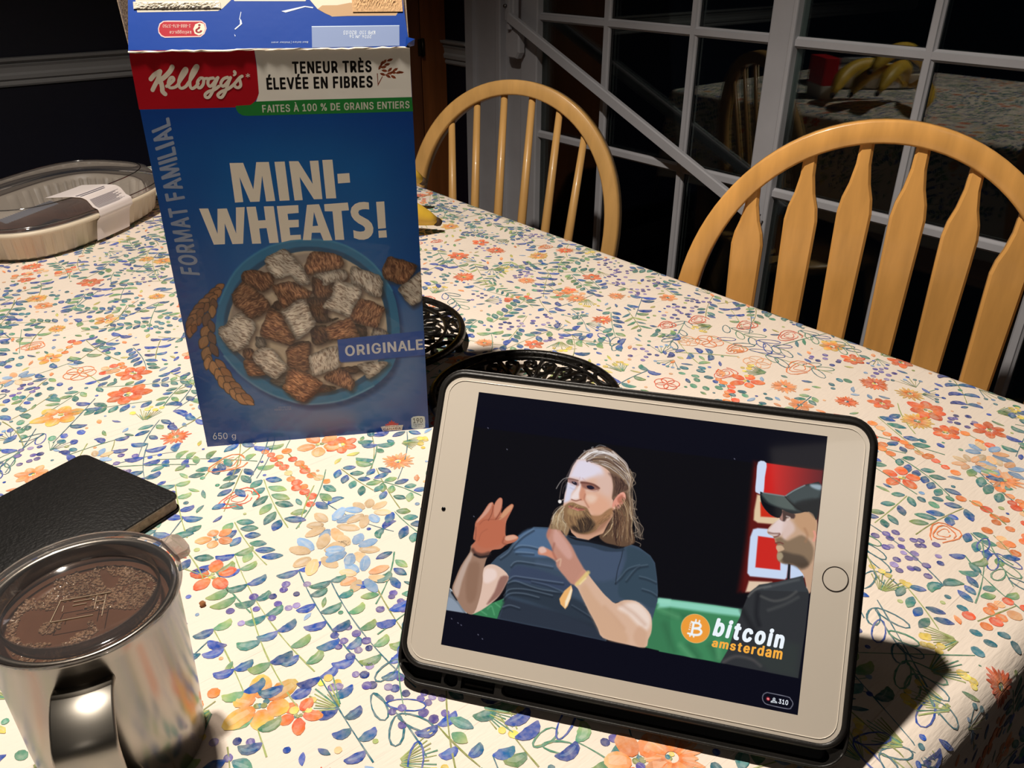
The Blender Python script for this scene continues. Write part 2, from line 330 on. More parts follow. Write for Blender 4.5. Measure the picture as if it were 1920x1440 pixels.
# ------------------------------------------------------------------ traced print data (surface coordinates, 0..4000 across each sheet)
SCR_ART=[['P',[0,0,4000,0,3969,524,2202,585,1346,326,-29,222],(7,8,20),3,1,0],['P',[-18,567,3969,524,3974,3489,-27,3472],(8,8,12),3,1,0],['P',[3255,511,3990,502,3988,2268,3245,2440,3267,1701],(70,14,12),14,1,0],['P',[3272,605,3990,509,3988,2268,3294,2429,3296,1694],(92,20,16),8,1,0],['P',[3386,509,3986,512,3993,901,3846,930,3636,986,3549,1003,3355,974],(205,34,30),2,1,0,(95,20,28),[3466,540,3991,522]],['P',[3303,511,3392,510,3392,720,3397,945,3370,978,3329,965,3307,935,3302,737],(205,218,242),2,1,1],['P',[3331,992,3558,988,3643,1350,3577,1384,3372,1400,3325,1369,3320,1227],(222,196,160),5,1,0],['P',[3374,1093,3564,1068,3637,1270,3580,1282,3395,1304],(202,46,22),4,1,0],['P',[3331,1504,3378,1476,3592,1455,3729,1467,3739,1867,3738,2120,3721,2151,3354,2187,3323,2147,3316,1960,3310,1624],(200,216,242),4,1,0],['P',[3391,1590,3631,1585,3662,2028,3400,2047],(202,40,32),3,1,0],['P',[3761,1926,3916,1921,3913,2081,3772,2126],(198,214,242),3,1,0],['S',[3748,1892,3756,2130],4.2,4.2,(24,30,36),1.2,1.0],['P',[3349,2256,3590,2214,3562,2360,3327,2421],(224,198,172),5,1,0],['P',[2418,2721,2721,2700,3021,2684,3312,2675,3399,2721,3432,3412,3145,3485,2484,3486],(62,132,88),2,1,0],['P',[2398,2726,2540,2710,2606,3482,2324,3466,2352,3291,2366,3034],(58,122,82),2,1,0],['P',[666,3131,473,3280,258,3457,620,3460,640,3329,686,3215],(58,128,84),2,1,0],['P',[2418,2724,2722,2703,3021,2686,3312,2677,3310,2782,3070,2799,2811,2810,2549,2822,2411,2875],(150,218,198),9,0.9,0],['P',[2398,2726,2540,2713,2546,2779,2394,2801],(150,215,192),8,0.9,0],['S',[2512,3095,2643,3439],12,12,(50,104,70),14,0.7],['S',[2803,3319,2904,3454],12,12,(50,104,70),14,0.7],['S',[3029,3276,3122,3451],12,12,(50,104,70),14,0.7],['S',[2558,2922,2769,2911],12,12,(50,104,70),14,0.7],['S',[2705,3343,2848,3494],9,9,(92,160,112),10,0.6],['S',[2432,2884,2641,2942],9,9,(92,160,112),10,0.6],['S',[3101,3192,3130,3423],9,9,(92,160,112),10,0.6],['S',[490,3335,531,3281,579,3402],2.5,2.5,(96,170,120),3,0.7],['S',[414,3382,488,3424],2.5,2.5,(96,170,120),3,0.7],['S',[572,3227,634,3271],2.5,2.5,(96,170,120),3,0.7],['P',[5,3121,88,3207,252,3458,-1,3466,-1,3257],(120,130,142),2,1,0],['P',[0,3264,49,3275,128,3346,211,3460,-1,3466],(140,152,168),3,1,0],['S',[9,3135,103,3233,246,3452],1.6,1.6,(205,210,215),1.2,1.0],['S',[39,3188,108,3277],5,5,(30,30,34),3,1.0],['P',[3419,2346,3374,2407,3348,2506,3319,2646,3297,2798,3266,2912,3248,3049,3212,3283,3149,3484,3965,3496,3985,2842,3985,2239,3860,2162,3576,2227],(48,50,53),2,1,0],['P',[3398,2378,3459,2284,3647,2201,3901,2054,3940,2194,3988,2268],(56,60,64),2,1,0],['S',[3360,2477,3439,2352,3579,2279],3,3,(112,112,110),4,0.8],['S',[3459,2427,3466,2705,3506,2854],8,8,(30,31,35),8,0.8],['S',[3495,2445,3633,2479,3763,2409,3851,2296],4,4,(92,92,90),5,0.7],['S',[3586,2623,3741,2507,3875,2370],5,5,(76,78,78),6,0.7],['S',[3318,2687,3432,2898,3497,2988],10,10,(30,31,34),9,0.7],['S',[3182,3463,3301,3353,3466,3351,3568,3417],5,5,(84,80,80),6,0.8],['P',[3501,3040,3728,2984,3942,3035,3954,3480,3669,3482,3545,3370],(52,60,56),20,0.6,0],['S',[3520,2317,3706,2207,3863,2119],4,4,(92,96,98),5,0.7],['P',[3900,2037,3927,2077,3951,2217,3988,2262,3989,2010],(222,196,176),3,1,0],['P',[3603,1142,3601,1278,3573,1331,3528,1381,3494,1446,3481,1506,3499,1540,3541,1558,3565,1591,3579,1640,3597,1654,3609,1662,3594,1690,3595,1731,3615,1767,3610,1828,3624,1886,3671,1925,3742,1917,3821,1935,3868,1991,3911,2052,3948,2178,3997,2260,3995,1544,3976,1200,3868,1115,3725,1144],(196,160,132),1.2,1,1],['P',[3602,1291,3512,1432,3488,1504,3540,1547,3618,1544,3651,1457,3681,1342],(228,208,206),5,0.95,1],['P',[3656,1266,3739,1330,3765,1432,3697,1554,3662,1616,3634,1487],(216,190,182),9,0.9,1],['P',[3739,1195,3869,1128,3972,1214,3982,1494,3883,1461,3779,1349],(190,146,108),8,0.8,1],['P',[3575,1594,3629,1556,3700,1594,3764,1540,3846,1482,3938,1556,3985,1679,3969,1856,3878,1929,3781,1911,3670,1922,3624,1886,3615,1827,3618,1773,3630,1703,3599,1676,3590,1638],(122,100,76),7,0.85,1],['P',[3654,1765,3770,1766,3887,1781,3952,1886,3881,1968,3782,1924,3684,1916],(66,54,44),9,0.8,1],['P',[3600,1696,3647,1673,3680,1719,3653,1752,3615,1767],(205,172,140),3,0.9,1],['P',[3618,1800,3655,1778,3678,1827,3653,1886,3624,1879],(176,160,130),4,0.8,1],['S',[3583,1653,3625,1634,3661,1646],2.4,2.4,(110,60,50),2,1.0],['S',[3499,1516,3548,1521,3611,1508],3,3,(120,80,70),3,0.8],['S',[3562,1570,3599,1546,3616,1518],2.5,2.5,(112,66,56),3,1.0],['P',[3599,1278,3605,1169,3669,1169,3748,1193,3744,1262,3676,1262,3651,1322,3611,1310],(58,38,36),4,0.9,1],['P',[3598,1184,3615,1173,3631,1299,3616,1313,3601,1278],(176,130,118),2.5,0.9,1],['S',[3665,1244,3704,1256,3678,1296],2.2,2.2,(225,210,205),2,0.8],['S',[3966,1403,3984,1466,3973,1535],4,4,(226,150,130),3,1.0],['S',[3868,1384,3903,1470,3891,1566],4,4,(160,116,84),5,0.6],['P',[3360,948,3387,948,3496,952,3624,953,3650,915,3713,843,3823,750,3879,723,3987,713,3983,1219,3939,1154,3879,1129,3805,1168,3729,1192,3660,1178,3605,1163,3595,1279,3520,1270,3468,1231,3413,1160,3378,1079],(30,36,38),1.2,1,1],['P',[3388,956,3624,958,3677,1018,3742,1100,3803,1142,3725,1144,3608,1134,3487,1097,3424,1042],(86,98,94),6,0.9,1],['P',[3714,855,3824,758,3981,725,3979,904,3851,1010,3738,1047,3653,955],(66,78,80),9,0.85,1],['P',[3880,731,3985,721,3981,795,3893,772],(170,190,204),6,0.8,1],['P',[3755,1016,3981,930,3980,1199,3888,1124,3764,1136],(22,26,28),9,0.8,1],['P',[3368,985,3407,1073,3489,1124,3609,1157,3595,1276,3519,1265,3462,1218,3401,1129],(10,12,17),2,1,1],['S',[3393,953,3506,955,3624,956],1.8,1.8,(150,160,165),2,0.8],['S',[3633,951,3714,855,3819,759],2,2,(160,176,180),2,0.8],['S',[3629,963,3709,1053,3811,1126,3879,1129],2,2,(12,14,16),2,0.8],['P',[855,2028,895,1978,1063,1951,1196,2013,1303,2023,1559,2041,1759,2071,1948,2071,2026,2006,2119,2026,2259,2123,2321,2220,2364,2440,2392,2631,2399,2771,2379,2948,2366,3076,2292,2969,2165,2881,2014,2861,1939,2902,1933,3291,1891,3490,1252,3465,621,3457,655,3294,682,3190,674,2988,679,2798,567,2709,445,2654,510,2532,578,2443,629,2382,691,2236,733,2144],(60,76,94),1.5,1,0],['P',[733,2144,896,1994,1196,2013,1197,2340,985,2427,763,2435,698,2367],(84,112,146),8,0.8,1],['P',[1387,2054,1762,2103,1947,2135,1950,2494,1689,2634,1456,2445,1342,2227],(70,84,108),12,0.8,1],['P',[674,3110,1374,3188,1874,3306,1891,3490,1252,3465,633,3454],(40,46,58),10,0.8,0],['P',[711,2857,1347,2913,1666,3038,1815,3320,1502,3237,992,3117,701,3063],(38,46,56),12,0.7,1],['P',[2000,2043,2261,2146,2358,2442,2384,2868,2220,2829,1978,2806,1953,2534,2005,2242],(52,70,84),6,0.9,1],['P',[780,2596,1323,2677,1464,2846,964,2840,707,2817],(56,66,92),9,0.7,1],['S',[700,2353,763,2295,877,2277,992,2289],1.9,1.9,(140,158,176),3.4,0.5],['S',[706,2378,769,2320,882,2302,998,2314],3.6,3.6,(26,34,44),4,0.55],['S',[728,2406,796,2391,933,2376],1.9,1.9,(140,158,176),3.4,0.5],['S',[734,2431,802,2417,938,2401],3.6,3.6,(26,34,44),4,0.55],['S',[693,2622,754,2542,948,2528,1176,2529],1.9,1.9,(140,158,176),3.4,0.5],['S',[699,2647,760,2567,954,2553,1181,2554],3.6,3.6,(26,34,44),4,0.55],['S',[688,2846,744,2774,858,2763,1085,2755,1321,2745],1.9,1.9,(140,158,176),3.4,0.5],['S',[693,2871,749,2799,863,2788,1091,2780,1327,2770],3.6,3.6,(26,34,44),4,0.55],['S',[687,2890,774,2841,938,2877,1100,2898,1335,2888],1.9,1.9,(140,158,176),3.4,0.5],['S',[692,2915,779,2866,944,2902,1105,2923,1341,2912],3.6,3.6,(26,34,44),4,0.55],['S',[661,3088,708,2989,831,2946,990,2938,1219,2958],1.9,1.9,(140,158,176),3.4,0.5],['S',[667,3113,714,3013,836,2970,996,2963,1224,2983],3.6,3.6,(26,34,44),4,0.55],['S',[656,3148,726,3044,883,3007,1067,3023],1.9,1.9,(140,158,176),3.4,0.5],['S',[662,3173,731,3068,888,3032,1072,3047],3.6,3.6,(26,34,44),4,0.55],['S',[668,3263,744,3216,860,3232],1.9,1.9,(140,158,176),3.4,0.5],['S',[674,3288,750,3241,866,3257],3.6,3.6,(26,34,44),4,0.55],['S',[556,2534,638,2426,694,2295,782,2141,896,2013],1.9,1.9,(140,158,176),3.4,0.5],['S',[562,2559,644,2451,699,2320,788,2167,901,2038],3.6,3.6,(26,34,44),4,0.55],['S',[1610,3014,1680,3055,1817,3109,1995,3151,2215,3197],1.8,1.8,(140,158,176),3.4,0.32],['S',[1615,3038,1685,3079,1822,3133,2000,3175,2220,3221],3.6,3.6,(26,34,44),4,0.5],['S',[1912,2598,1968,2499,2032,2370,2155,2285],1.8,1.8,(140,158,176),3.4,0.32],['S',[1917,2623,1973,2524,2038,2394,2160,2309],3.6,3.6,(26,34,44),4,0.5],['S',[2170,2454,2257,2462,2357,2497],1.8,1.8,(140,158,176),3.4,0.32],['S',[2175,2478,2262,2487,2362,2521],3.6,3.6,(26,34,44),4,0.5],['S',[2218,2628,2316,2648,2384,2690],1.8,1.8,(140,158,176),3.4,0.32],['S',[2223,2653,2322,2673,2389,2714],3.6,3.6,(26,34,44),4,0.5],['S',[2027,2544,2127,2334,2240,2266],1.8,1.8,(140,158,176),3.4,0.32],['S',[2032,2568,2132,2358,2245,2290],3.6,3.6,(26,34,44),4,0.5],['S',[1548,2827,1686,2881,1825,2963],1.8,1.8,(140,158,176),3.4,0.32],['S',[1553,2851,1691,2905,1830,2988],3.6,3.6,(26,34,44),4,0.5],['S',[960,2801,1143,2818,1340,2875],1.8,1.8,(140,158,176),3.4,0.32],['S',[965,2826,1149,2843,1346,2899],3.6,3.6,(26,34,44),4,0.5],['S',[1458,3050,1575,3109,1715,3190,1811,3281],1.8,1.8,(140,158,176),3.4,0.32],['S',[1463,3074,1580,3133,1720,3214,1816,3305],3.6,3.6,(26,34,44),4,0.5],['S',[1946,2078,1942,2216,1917,2424,1914,2627],1.4,1.4,(24,30,38),2,0.8],['S',[999,2513,1272,2525,1460,2614],10,10,(88,104,130),10,0.4],['P',[1303,2033,1428,2044,1562,2044,1673,2042,1743,2086,1940,2075,1945,2129,1751,2171,1571,2138,1371,2151,1278,2127],(44,56,70),4,0.8,1],['P',[1297,2032,1393,2042,1545,2043,1613,1970,1732,2038,1921,2065,1958,2069,1869,2106,1718,2090,1548,2077,1396,2073],(14,14,18),3,0.9,1],['P',[463,2651,387,2705,365,2800,380,2945,356,3174,315,3332,216,3400,294,3463,371,3415,455,3328,556,3194,614,3084,657,2941,682,2788,571,2679],(222,190,172),2,1,1],['P',[587,2824,682,2795,657,2941,614,3084,535,3206,471,3265,542,3057],(130,86,76),6,0.8,1],['P',[392,2749,506,2723,541,2834,460,2942,394,2928],(238,216,208),8,0.8,1],['P',[192,2403,179,2526,98,2755,53,2975,33,3137,101,3263,233,3440,337,3433,379,3169,384,2945,372,2798,388,2601,410,2476,351,2369],(156,122,102),2,1,1],['P',[191,2524,111,2767,64,2988,51,3140,116,3245,137,3001,179,2737,215,2579],(196,172,158),6,0.85,1],['P',[198,2702,314,2677,332,2956,326,3225,240,3290,185,3005],(138,104,84),10,0.7,1],['P',[368,1704,329,1724,305,1774,259,1905,197,2042,196,2160,197,2311,229,2335,193,2418,214,2519,291,2577,393,2540,441,2439,541,2395,603,2314,690,2258,734,2181,678,2146,611,2170,580,2184,562,2083,563,1963,589,1852,622,1717,606,1683,579,1696,523,1775,486,1851,484,1692,474,1626,447,1612,421,1644,397,1702,387,1742],(186,112,86),1.6,1,1],['P',[240,2000,333,1980,448,1957,544,1982,565,2173,534,2329,380,2422,259,2389,218,2231],(188,106,78),8,0.9,1],['P',[330,1738,363,1717,332,1860,252,1997,210,2051,265,1904],(214,160,140),4,0.85,1],['P',[416,1660,466,1628,477,1769,442,1897,409,1919,393,1771],(208,142,116),4,0.85,1],['P',[524,1790,602,1691,603,1759,535,1893,471,1952],(214,158,120),4,0.85,1],['P',[568,2202,667,2154,723,2184,675,2224,597,2256],(226,176,150),4,0.85,1],['S',[380,1759,375,1881,346,1993],1.6,1.6,(120,60,44),2,0.8],['S',[491,1751,467,1862,431,1960],1.8,1.8,(110,54,40),2,0.8],['S',[248,2074,288,2005,356,1976,425,1961,491,1918],1.4,1.4,(140,76,58),2.5,0.6],['S',[264,2327,286,2202,349,2128],1.2,1.2,(150,84,64),3,0.5],['S',[568,2202,554,2295,603,2314],3,3,(140,74,54),4,0.7],['S',[207,2128,220,2246,218,2337],2,2,(120,66,52),3,0.6],['S',[210,2482,250,2526,334,2535,411,2491],7,7,(74,52,46),5,0.8],['S',[241,2550,314,2572,404,2537],5,5,(36,28,28),3,0.95],['P',[1940,2910,2032,2840,2160,2824,2263,2889,2341,2983,2372,3117,2374,3243,2351,3347,2325,3469,2089,3471,1853,3442,1782,3317,1715,3190,1662,3102,1609,3000,1554,2897,1500,2794,1448,2719,1518,2514,1562,2511,1625,2592,1675,2655,1787,2788,1859,2855],(216,178,152),2.5,1,1],['P',[2037,2899,2162,2841,2276,2914,2352,3051,2323,3213,2211,3156,2093,3042,1980,2984],(238,218,206),12,0.9,1],['P',[1580,2703,1683,2853,1830,3019,1998,3179,2121,3348,2110,3463,1869,3438,1742,3241,1634,3037,1523,2803],(206,164,132),12,0.7,1],['P',[2235,3179,2327,3255,2323,3453,2238,3460,2184,3332],(206,164,136),10,0.8,1],['S',[2005,2907,2086,2959,2178,3022,2295,3136],6,6,(190,150,128),9,0.5],['S',[1828,2991,1947,3106,2069,3247],6,6,(196,152,120),9,0.5],['P',[1086,1902,1101,1824,1151,1873,1257,2028,1361,2168,1444,2326,1537,2481,1564,2533,1451,2747,1329,2644,1227,2521,1196,2440,1088,2382,991,2381,994,2292,1031,2262,1148,2303,1130,2233,1081,2140,1056,2057],(196,140,120),5,0.96,1],['P',[1147,1948,1224,2036,1328,2175,1386,2310,1348,2377,1248,2281,1142,2127],(212,164,152),9,0.8,1],['P',[998,2276,1088,2272,1186,2339,1204,2408,1088,2382,996,2369],(214,140,112),5,0.85,1],['P',[988,2293,1041,2252,1082,2317,1018,2361],(226,196,186),5,0.8,1],['S',[1159,2182,1154,2302,1204,2408],3.5,3.5,(150,96,84),5,0.7],['S',[1218,2435,1259,2396,1258,2499],2,2,(232,200,170),4,0.7],['P',[1086,1902,1108,1838,1099,2033,1074,2127,1054,2042],(176,110,92),7,0.6,1],['S',[1482,2726,1539,2625,1591,2527],7.5,7.5,(226,196,124),4,0.9],['S',[1515,2718,1572,2618],3,3,(245,226,160),3,0.8],['P',[1418,2755,1350,2858,1305,2992,1326,3067,1387,3125,1410,3076,1432,2955,1441,2822],(236,178,110),2.5,1,0],['P',[1423,2783,1437,2838,1427,2956,1403,3063,1380,3112,1376,3011,1403,2889],(250,236,208),4,0.9,0],['P',[1879,1201,1940,1251,1984,1379,2009,1559,2014,1719,2050,1859,2069,1965,2010,2027,1939,2061,1827,2054,1732,2038,1659,1960,1723,1842,1770,1646,1768,1522,1848,1468],(98,74,56),4,1,1],['P',[1203,1562,1131,1715,1088,1862,1079,1965,1146,1963,1224,1972,1288,2040,1315,1878,1262,1776,1212,1661],(148,120,90),4,1,1],['P',[1306,1880,1339,1973,1412,2038,1545,2043,1614,1976,1701,1908,1743,1751,1787,1618,1775,1496,1551,1716,1396,1873],(204,156,128),2,1,0],['P',[1398,1898,1532,1907,1653,1794,1715,1657,1754,1674,1694,1835,1573,1948,1443,1975],(150,104,82),9,0.7,1],['P',[1301,843,1258,930,1234,1049,1224,1115,1215,1180,1219,1280,1203,1385,1201,1486,1204,1574,1209,1661,1241,1780,1310,1879,1421,1943,1534,1931,1637,1823,1715,1657,1769,1584,1766,1398,1757,1200,1722,1019,1648,932,1548,876,1429,828],(220,178,156),2,1,1],['P',[1306,851,1267,941,1240,1061,1233,1138,1325,1146,1375,1162,1492,1088,1620,1038,1570,909,1470,865,1391,835],(224,218,234),14,0.95,1],['P',[1218,1230,1211,1358,1207,1485,1211,1535,1272,1485,1281,1382,1317,1261],(216,216,236),7,0.95,1],['P',[1528,1069,1635,998,1716,1058,1741,1228,1704,1335,1605,1280],(218,186,174),18,0.7,1],['P',[1451,1361,1554,1340,1690,1388,1748,1501,1674,1616,1584,1659,1502,1601,1453,1486],(222,166,136),18,0.8,1],['P',[1444,1387,1516,1348,1577,1386,1547,1467,1491,1478],(234,208,190),12,0.7,1],['P',[1350,1204,1383,1248,1376,1376,1373,1439,1309,1471,1278,1446,1299,1366,1338,1282],(238,222,220),7,0.95,1],['P',[1382,1236,1425,1290,1444,1387,1431,1453,1389,1461,1367,1378,1374,1301],(206,140,112),6,0.85,1],['S',[1290,1475,1339,1484,1375,1466,1398,1453],2,2,(126,72,60),2.4,0.9],['S',[1437,1364,1435,1439,1476,1519,1498,1552],2,2,(170,110,88),4,0.8],['P',[1216,1161,1289,1166,1339,1194,1354,1241,1317,1261,1258,1248,1226,1216],(150,112,112),5,0.85,1],['P',[1367,1182,1463,1182,1560,1213,1585,1271,1531,1301,1453,1285,1394,1259],(136,88,76),6,0.85,1],['S',[1212,1163,1260,1161,1333,1172],2.6,2.6,(120,84,74),2.4,0.9],['S',[1373,1193,1444,1188,1521,1199,1587,1240],3.6,3.6,(104,62,52),3,0.9],['P',[1259,1203,1311,1199,1329,1234,1297,1246],(38,30,42),1.8,1,1],['P',[1443,1230,1494,1216,1535,1250,1500,1276,1456,1265],(34,28,44),1.8,1,1],['S',[1218,1230,1262,1240,1312,1258],2.2,2.2,(235,230,240),2.5,0.8],['S',[1454,1297,1512,1301,1567,1281],2.4,2.4,(224,190,176),3,0.8],['S',[1283,1207,1293,1210],1.2,1.2,(190,190,205),1.5,0.8],['S',[1351,1116,1347,1167,1355,1203],1.6,1.6,(196,160,160),3,0.6],['S',[1380,1123,1423,1165],1.6,1.6,(190,150,150),3,0.5],['S',[1254,1299,1303,1315,1320,1286],1.6,1.6,(180,176,200),3,0.6],['P',[1825,1274,1869,1240,1899,1290,1899,1371,1865,1452,1842,1507,1807,1539,1772,1540,1762,1449,1781,1357],(222,150,130),2,1,1],['P',[1825,1324,1859,1292,1879,1350,1852,1418,1824,1411,1810,1364],(176,104,84),4,0.8,1],['S',[1775,1496,1814,1512,1848,1468],2.5,2.5,(240,190,176),3,0.8],['S',[1838,1265,1881,1275,1894,1360],1.8,1.8,(238,180,160),2,0.8],['P',[1207,1624,1240,1554,1304,1516,1382,1538,1470,1558,1502,1601,1547,1667,1639,1648,1706,1559,1763,1511,1774,1583,1728,1692,1653,1794,1606,1891,1518,1960,1423,1961,1334,1924,1269,1850,1222,1759],(134,102,70),4,0.92,1],['P',[1547,1667,1657,1632,1766,1497,1775,1595,1684,1726,1595,1782],(178,128,92),10,0.6,1],['P',[1275,1610,1372,1634,1447,1613,1426,1692,1323,1713,1263,1688],(176,146,104),7,0.7,1],['P',[1386,1775,1475,1707,1552,1728,1598,1806,1550,1903,1452,1961,1364,1942,1329,1875,1393,1849],(48,38,32),8,0.85,1],['S',[1270,1586,1320,1586,1380,1611,1445,1598],3.4,3.4,(178,98,90),2.2,0.95],['S',[1284,1606,1332,1611,1381,1626],2,2,(206,136,124),2,0.9],['S',[1281,1577,1349,1585,1445,1593],1.2,1.2,(96,50,46),1.6,0.8],['P',[1296,841,1361,720,1414,672,1486,621,1550,594,1626,602,1717,661,1800,742,1867,809,1913,932,1942,1014,1948,1112,1933,1227,1893,1248,1864,1239,1820,1275,1785,1350,1750,1376,1746,1202,1712,1033,1658,943,1568,891,1490,868,1429,828,1352,826],(126,100,80),2.5,1,1],['F',[1304,830,1432,663,1598,603,1759,704,1879,838,1937,1040],[1469,852,1558,880,1675,921,1785,994,1879,1101,1922,1205],90,3,[(222,214,212),(190,172,150),(150,124,98),(96,72,60),(206,190,172),(60,42,38)],1.5,2,0.8,0.35],['F',[1305,835,1381,723,1452,665,1545,648,1661,665,1742,726],[1429,828,1481,774,1552,723,1628,715,1706,745,1776,795],40,5,[(236,236,242),(214,208,206),(120,96,84),(232,226,222)],1.5,1.5,0.8,0.3],['P',[1672,991,1768,1010,1870,1103,1916,1193,1845,1232,1778,1321,1752,1351,1748,1177,1716,1058],(74,50,44),8,0.6,1],['F',[1691,987,1737,1079,1757,1200,1762,1349],[1868,1078,1911,1144,1907,1195,1829,1261],30,7,[(70,48,42),(120,92,74),(46,32,30)],1.4,1.5,0.7,0.2],['F',[1780,1544,1784,1692,1751,1836,1687,1955],[1888,1299,1986,1502,2014,1768,2053,1993],110,9,[(150,120,88),(190,162,124),(84,60,48),(60,42,36),(206,184,150),(116,88,64)],1.4,2.5,0.8,0.2],['F',[1780,1544,1805,1713,1809,1861,1863,2046],[1867,1477,1919,1640,1919,1837,1920,2059],50,10,[(74,48,40),(52,34,30),(130,98,72)],1.5,2.5,0.75,0.2],['F',[1194,1576,1104,1733,1078,1864,1096,1949],[1216,1698,1227,1808,1290,1870,1295,2019],55,11,[(196,170,130),(150,122,90),(224,206,176),(90,68,54)],1.4,2,0.8,0.2],['F',[1288,1645,1271,1774,1309,1866,1401,1934],[1465,1609,1549,1692,1595,1782,1535,1943],45,12,[(170,138,96),(110,82,58),(140,108,74),(60,46,38)],1.2,2,0.6,0.2],['F',[1226,1607,1259,1544,1322,1512],[1379,1601,1422,1555,1502,1601],26,13,[(170,132,90),(120,88,62),(196,160,116)],1.2,1.5,0.6,0.2],['F',[1784,1593,1737,1690,1654,1806],[1695,1637,1629,1737,1565,1862],30,14,[(150,108,76),(110,80,58),(186,140,104)],1.2,2,0.5,0.2],['S',[1292,848,1247,933,1219,1040,1191,1147],1.1,1.1,(112,96,92),1.5,0.9],['S',[1280,875,1234,999,1207,1118,1190,1236],1.1,1.1,(70,60,60),1.5,0.9],['S',[1229,1139,1165,1177,1124,1249,1094,1343],1.1,1.1,(206,196,190),1.5,0.9],['S',[1211,1155,1161,1241,1149,1358,1147,1485],1.1,1.1,(120,108,104),1.5,0.9],['S',[1209,1232,1178,1314,1177,1403],1.1,1.1,(90,78,76),1.5,0.9],['S',[1361,720,1355,702,1368,694],1.1,1.1,(180,176,176),1.5,0.9],['S',[1197,1601,1145,1662,1106,1758,1089,1824],1.1,1.1,(190,176,160),1.5,0.9],['S',[1181,1591,1125,1653,1094,1735],1.1,1.1,(140,120,104),1.5,0.9],['S',[1450,653,1439,636,1457,626],1.1,1.1,(190,186,186),1.5,0.9],['S',[1486,621,1529,581,1597,591],1.1,1.1,(150,146,146),1.5,0.9],['F',[1901,922,1964,1009,1948,1137,1979,1280,2013,1447,2056,1611,2114,1747,2135,1877],[1911,932,1935,990,1932,1165,1947,1336,1990,1501,2015,1669,2055,1808,2057,1931],14,21,[(170,150,128),(120,98,80),(206,190,170)],1,7,0.8,0],['S',[2050,1650,2108,1687,2146,1752,2123,1855],1,1,(170,150,130),1.4,0.9],['S',[1996,1463,2044,1478,2032,1456],1,1,(170,150,130),1.4,0.9],['S',[1988,1576,2056,1611,2066,1578],1,1,(170,150,130),1.4,0.9],['S',[1975,1331,2015,1360,2000,1400],1,1,(170,150,130),1.4,0.9],['S',[2059,1857,2118,1893,2164,1896],1,1,(170,150,130),1.4,0.9],['S',[2077,1951,2134,1975,2133,2012],1,1,(170,150,130),1.4,0.9],['S',[2046,1712,2090,1789,2039,1836],1,1,(170,150,130),1.4,0.9],['S',[1207,1485,1178,1506,1156,1531],1.2,1.2,(190,170,160),1.2,1.0],['S',[1156,1531,1157,1533],7.5,7.5,(232,226,222),1.5,1.0],['P',[-1,3470,621,3457,1252,3465,1890,3483,2602,3492,3975,3496,4005,3991,-1,3992],(6,7,20),1,1,0],['S',[77,3579,85,3586],1.6,1.6,(140,140,160),1.5,0.8],['S',[203,3648,210,3654],1.6,1.6,(140,140,160),1.5,0.8],['S',[477,3792,484,3798],1.6,1.6,(140,140,160),1.5,0.8],['S',[161,3625,168,3631],1.6,1.6,(140,140,160),1.5,0.8],['S',[420,3741,427,3748],1.6,1.6,(140,140,160),1.5,0.8],['S',[3043,509,3049,516],1.6,1.6,(140,140,160),1.5,0.8],['S',[441,844,449,851],1.6,1.6,(140,140,160),1.5,0.8],['S',[161,1964,169,1971],1.6,1.6,(140,140,160),1.5,0.8],['S',[173,550,180,557],1.6,1.6,(140,140,160),1.5,0.8],['S',[2888,2950,2888,2951],0,0,(0,0,0),1.2,1.0],['O',[2844,3065],[3000,3043],[2815,2860],(236,206,150),1.2],['O',[2844,3065],[2996,3044],[2816,2865],(238,156,58),1.0],['S',[2818,2987,2811,3150],4.4,4.4,(238,246,252),1.2,1.0],['S',[2818,2987,2871,2984,2896,3009,2886,3044,2847,3061],4.2,4.2,(238,246,252),1.2,1.0],['S',[2818,3068,2877,3063,2910,3092,2898,3135,2860,3155,2800,3159],4.4,4.4,(238,246,252),1.2,1.0],['S',[2795,2979,2816,2988],3.4,3.4,(238,246,252),1.2,1.0],['S',[2771,3153,2810,3154],3.6,3.6,(238,246,252),1.2,1.0],['S',[2840,2938,2838,2969],2.8,2.8,(238,246,252),1.2,1.0],['S',[2878,2942,2875,2973],2.8,2.8,(238,246,252),1.2,1.0],['S',[2798,3157,2794,3187],2.8,2.8,(238,246,252),1.2,1.0],['S',[2838,3161,2835,3188],2.8,2.8,(238,246,252),1.2,1.0],['S',[2782,3003,2791,3002],1.7,1.7,(238,246,252),1.2,1.0],['S',[2780,3030,2789,3029],1.7,1.7,(238,246,252),1.2,1.0],['S',[2779,3060,2788,3059],1.7,1.7,(238,246,252),1.2,1.0],['S',[2776,3093,2785,3092],1.7,1.7,(238,246,252),1.2,1.0],['S',[3667,3771,3877,3777,3911,3800,3939,3851,3928,3905,3893,3940,3693,3936,3644,3910,3625,3857,3635,3802,3667,3771],1.1,1.1,(150,150,165),1.2,1.0],['S',[3683,3856,3685,3857],6.4,6.4,(190,50,60),2,1.0],['S',[3683,3856,3685,3857],3,3,(255,170,170),1,1.0],['S',[3744,3828,3755,3838,3745,3859,3734,3846,3744,3828],1.4,1.4,(238,246,252),1.2,1.0],['S',[3717,3892,3725,3877,3743,3864,3765,3872,3775,3887,3747,3887,3717,3892],1.6,1.6,(238,246,252),1.2,1.0]]
SCR_TXT=[['bitcoin',[3043,3105,3766,3116,3781,2890,3075,2865],(240,248,255),0.09,'i',0],['amsterdam',[3041,3273,3771,3276,3777,3129,3050,3164],(250,176,66),0.07,'i',0],['310',[3795,3889,3889,3890,3890,3825,3794,3828],(240,246,255),0.03,'i',0]]
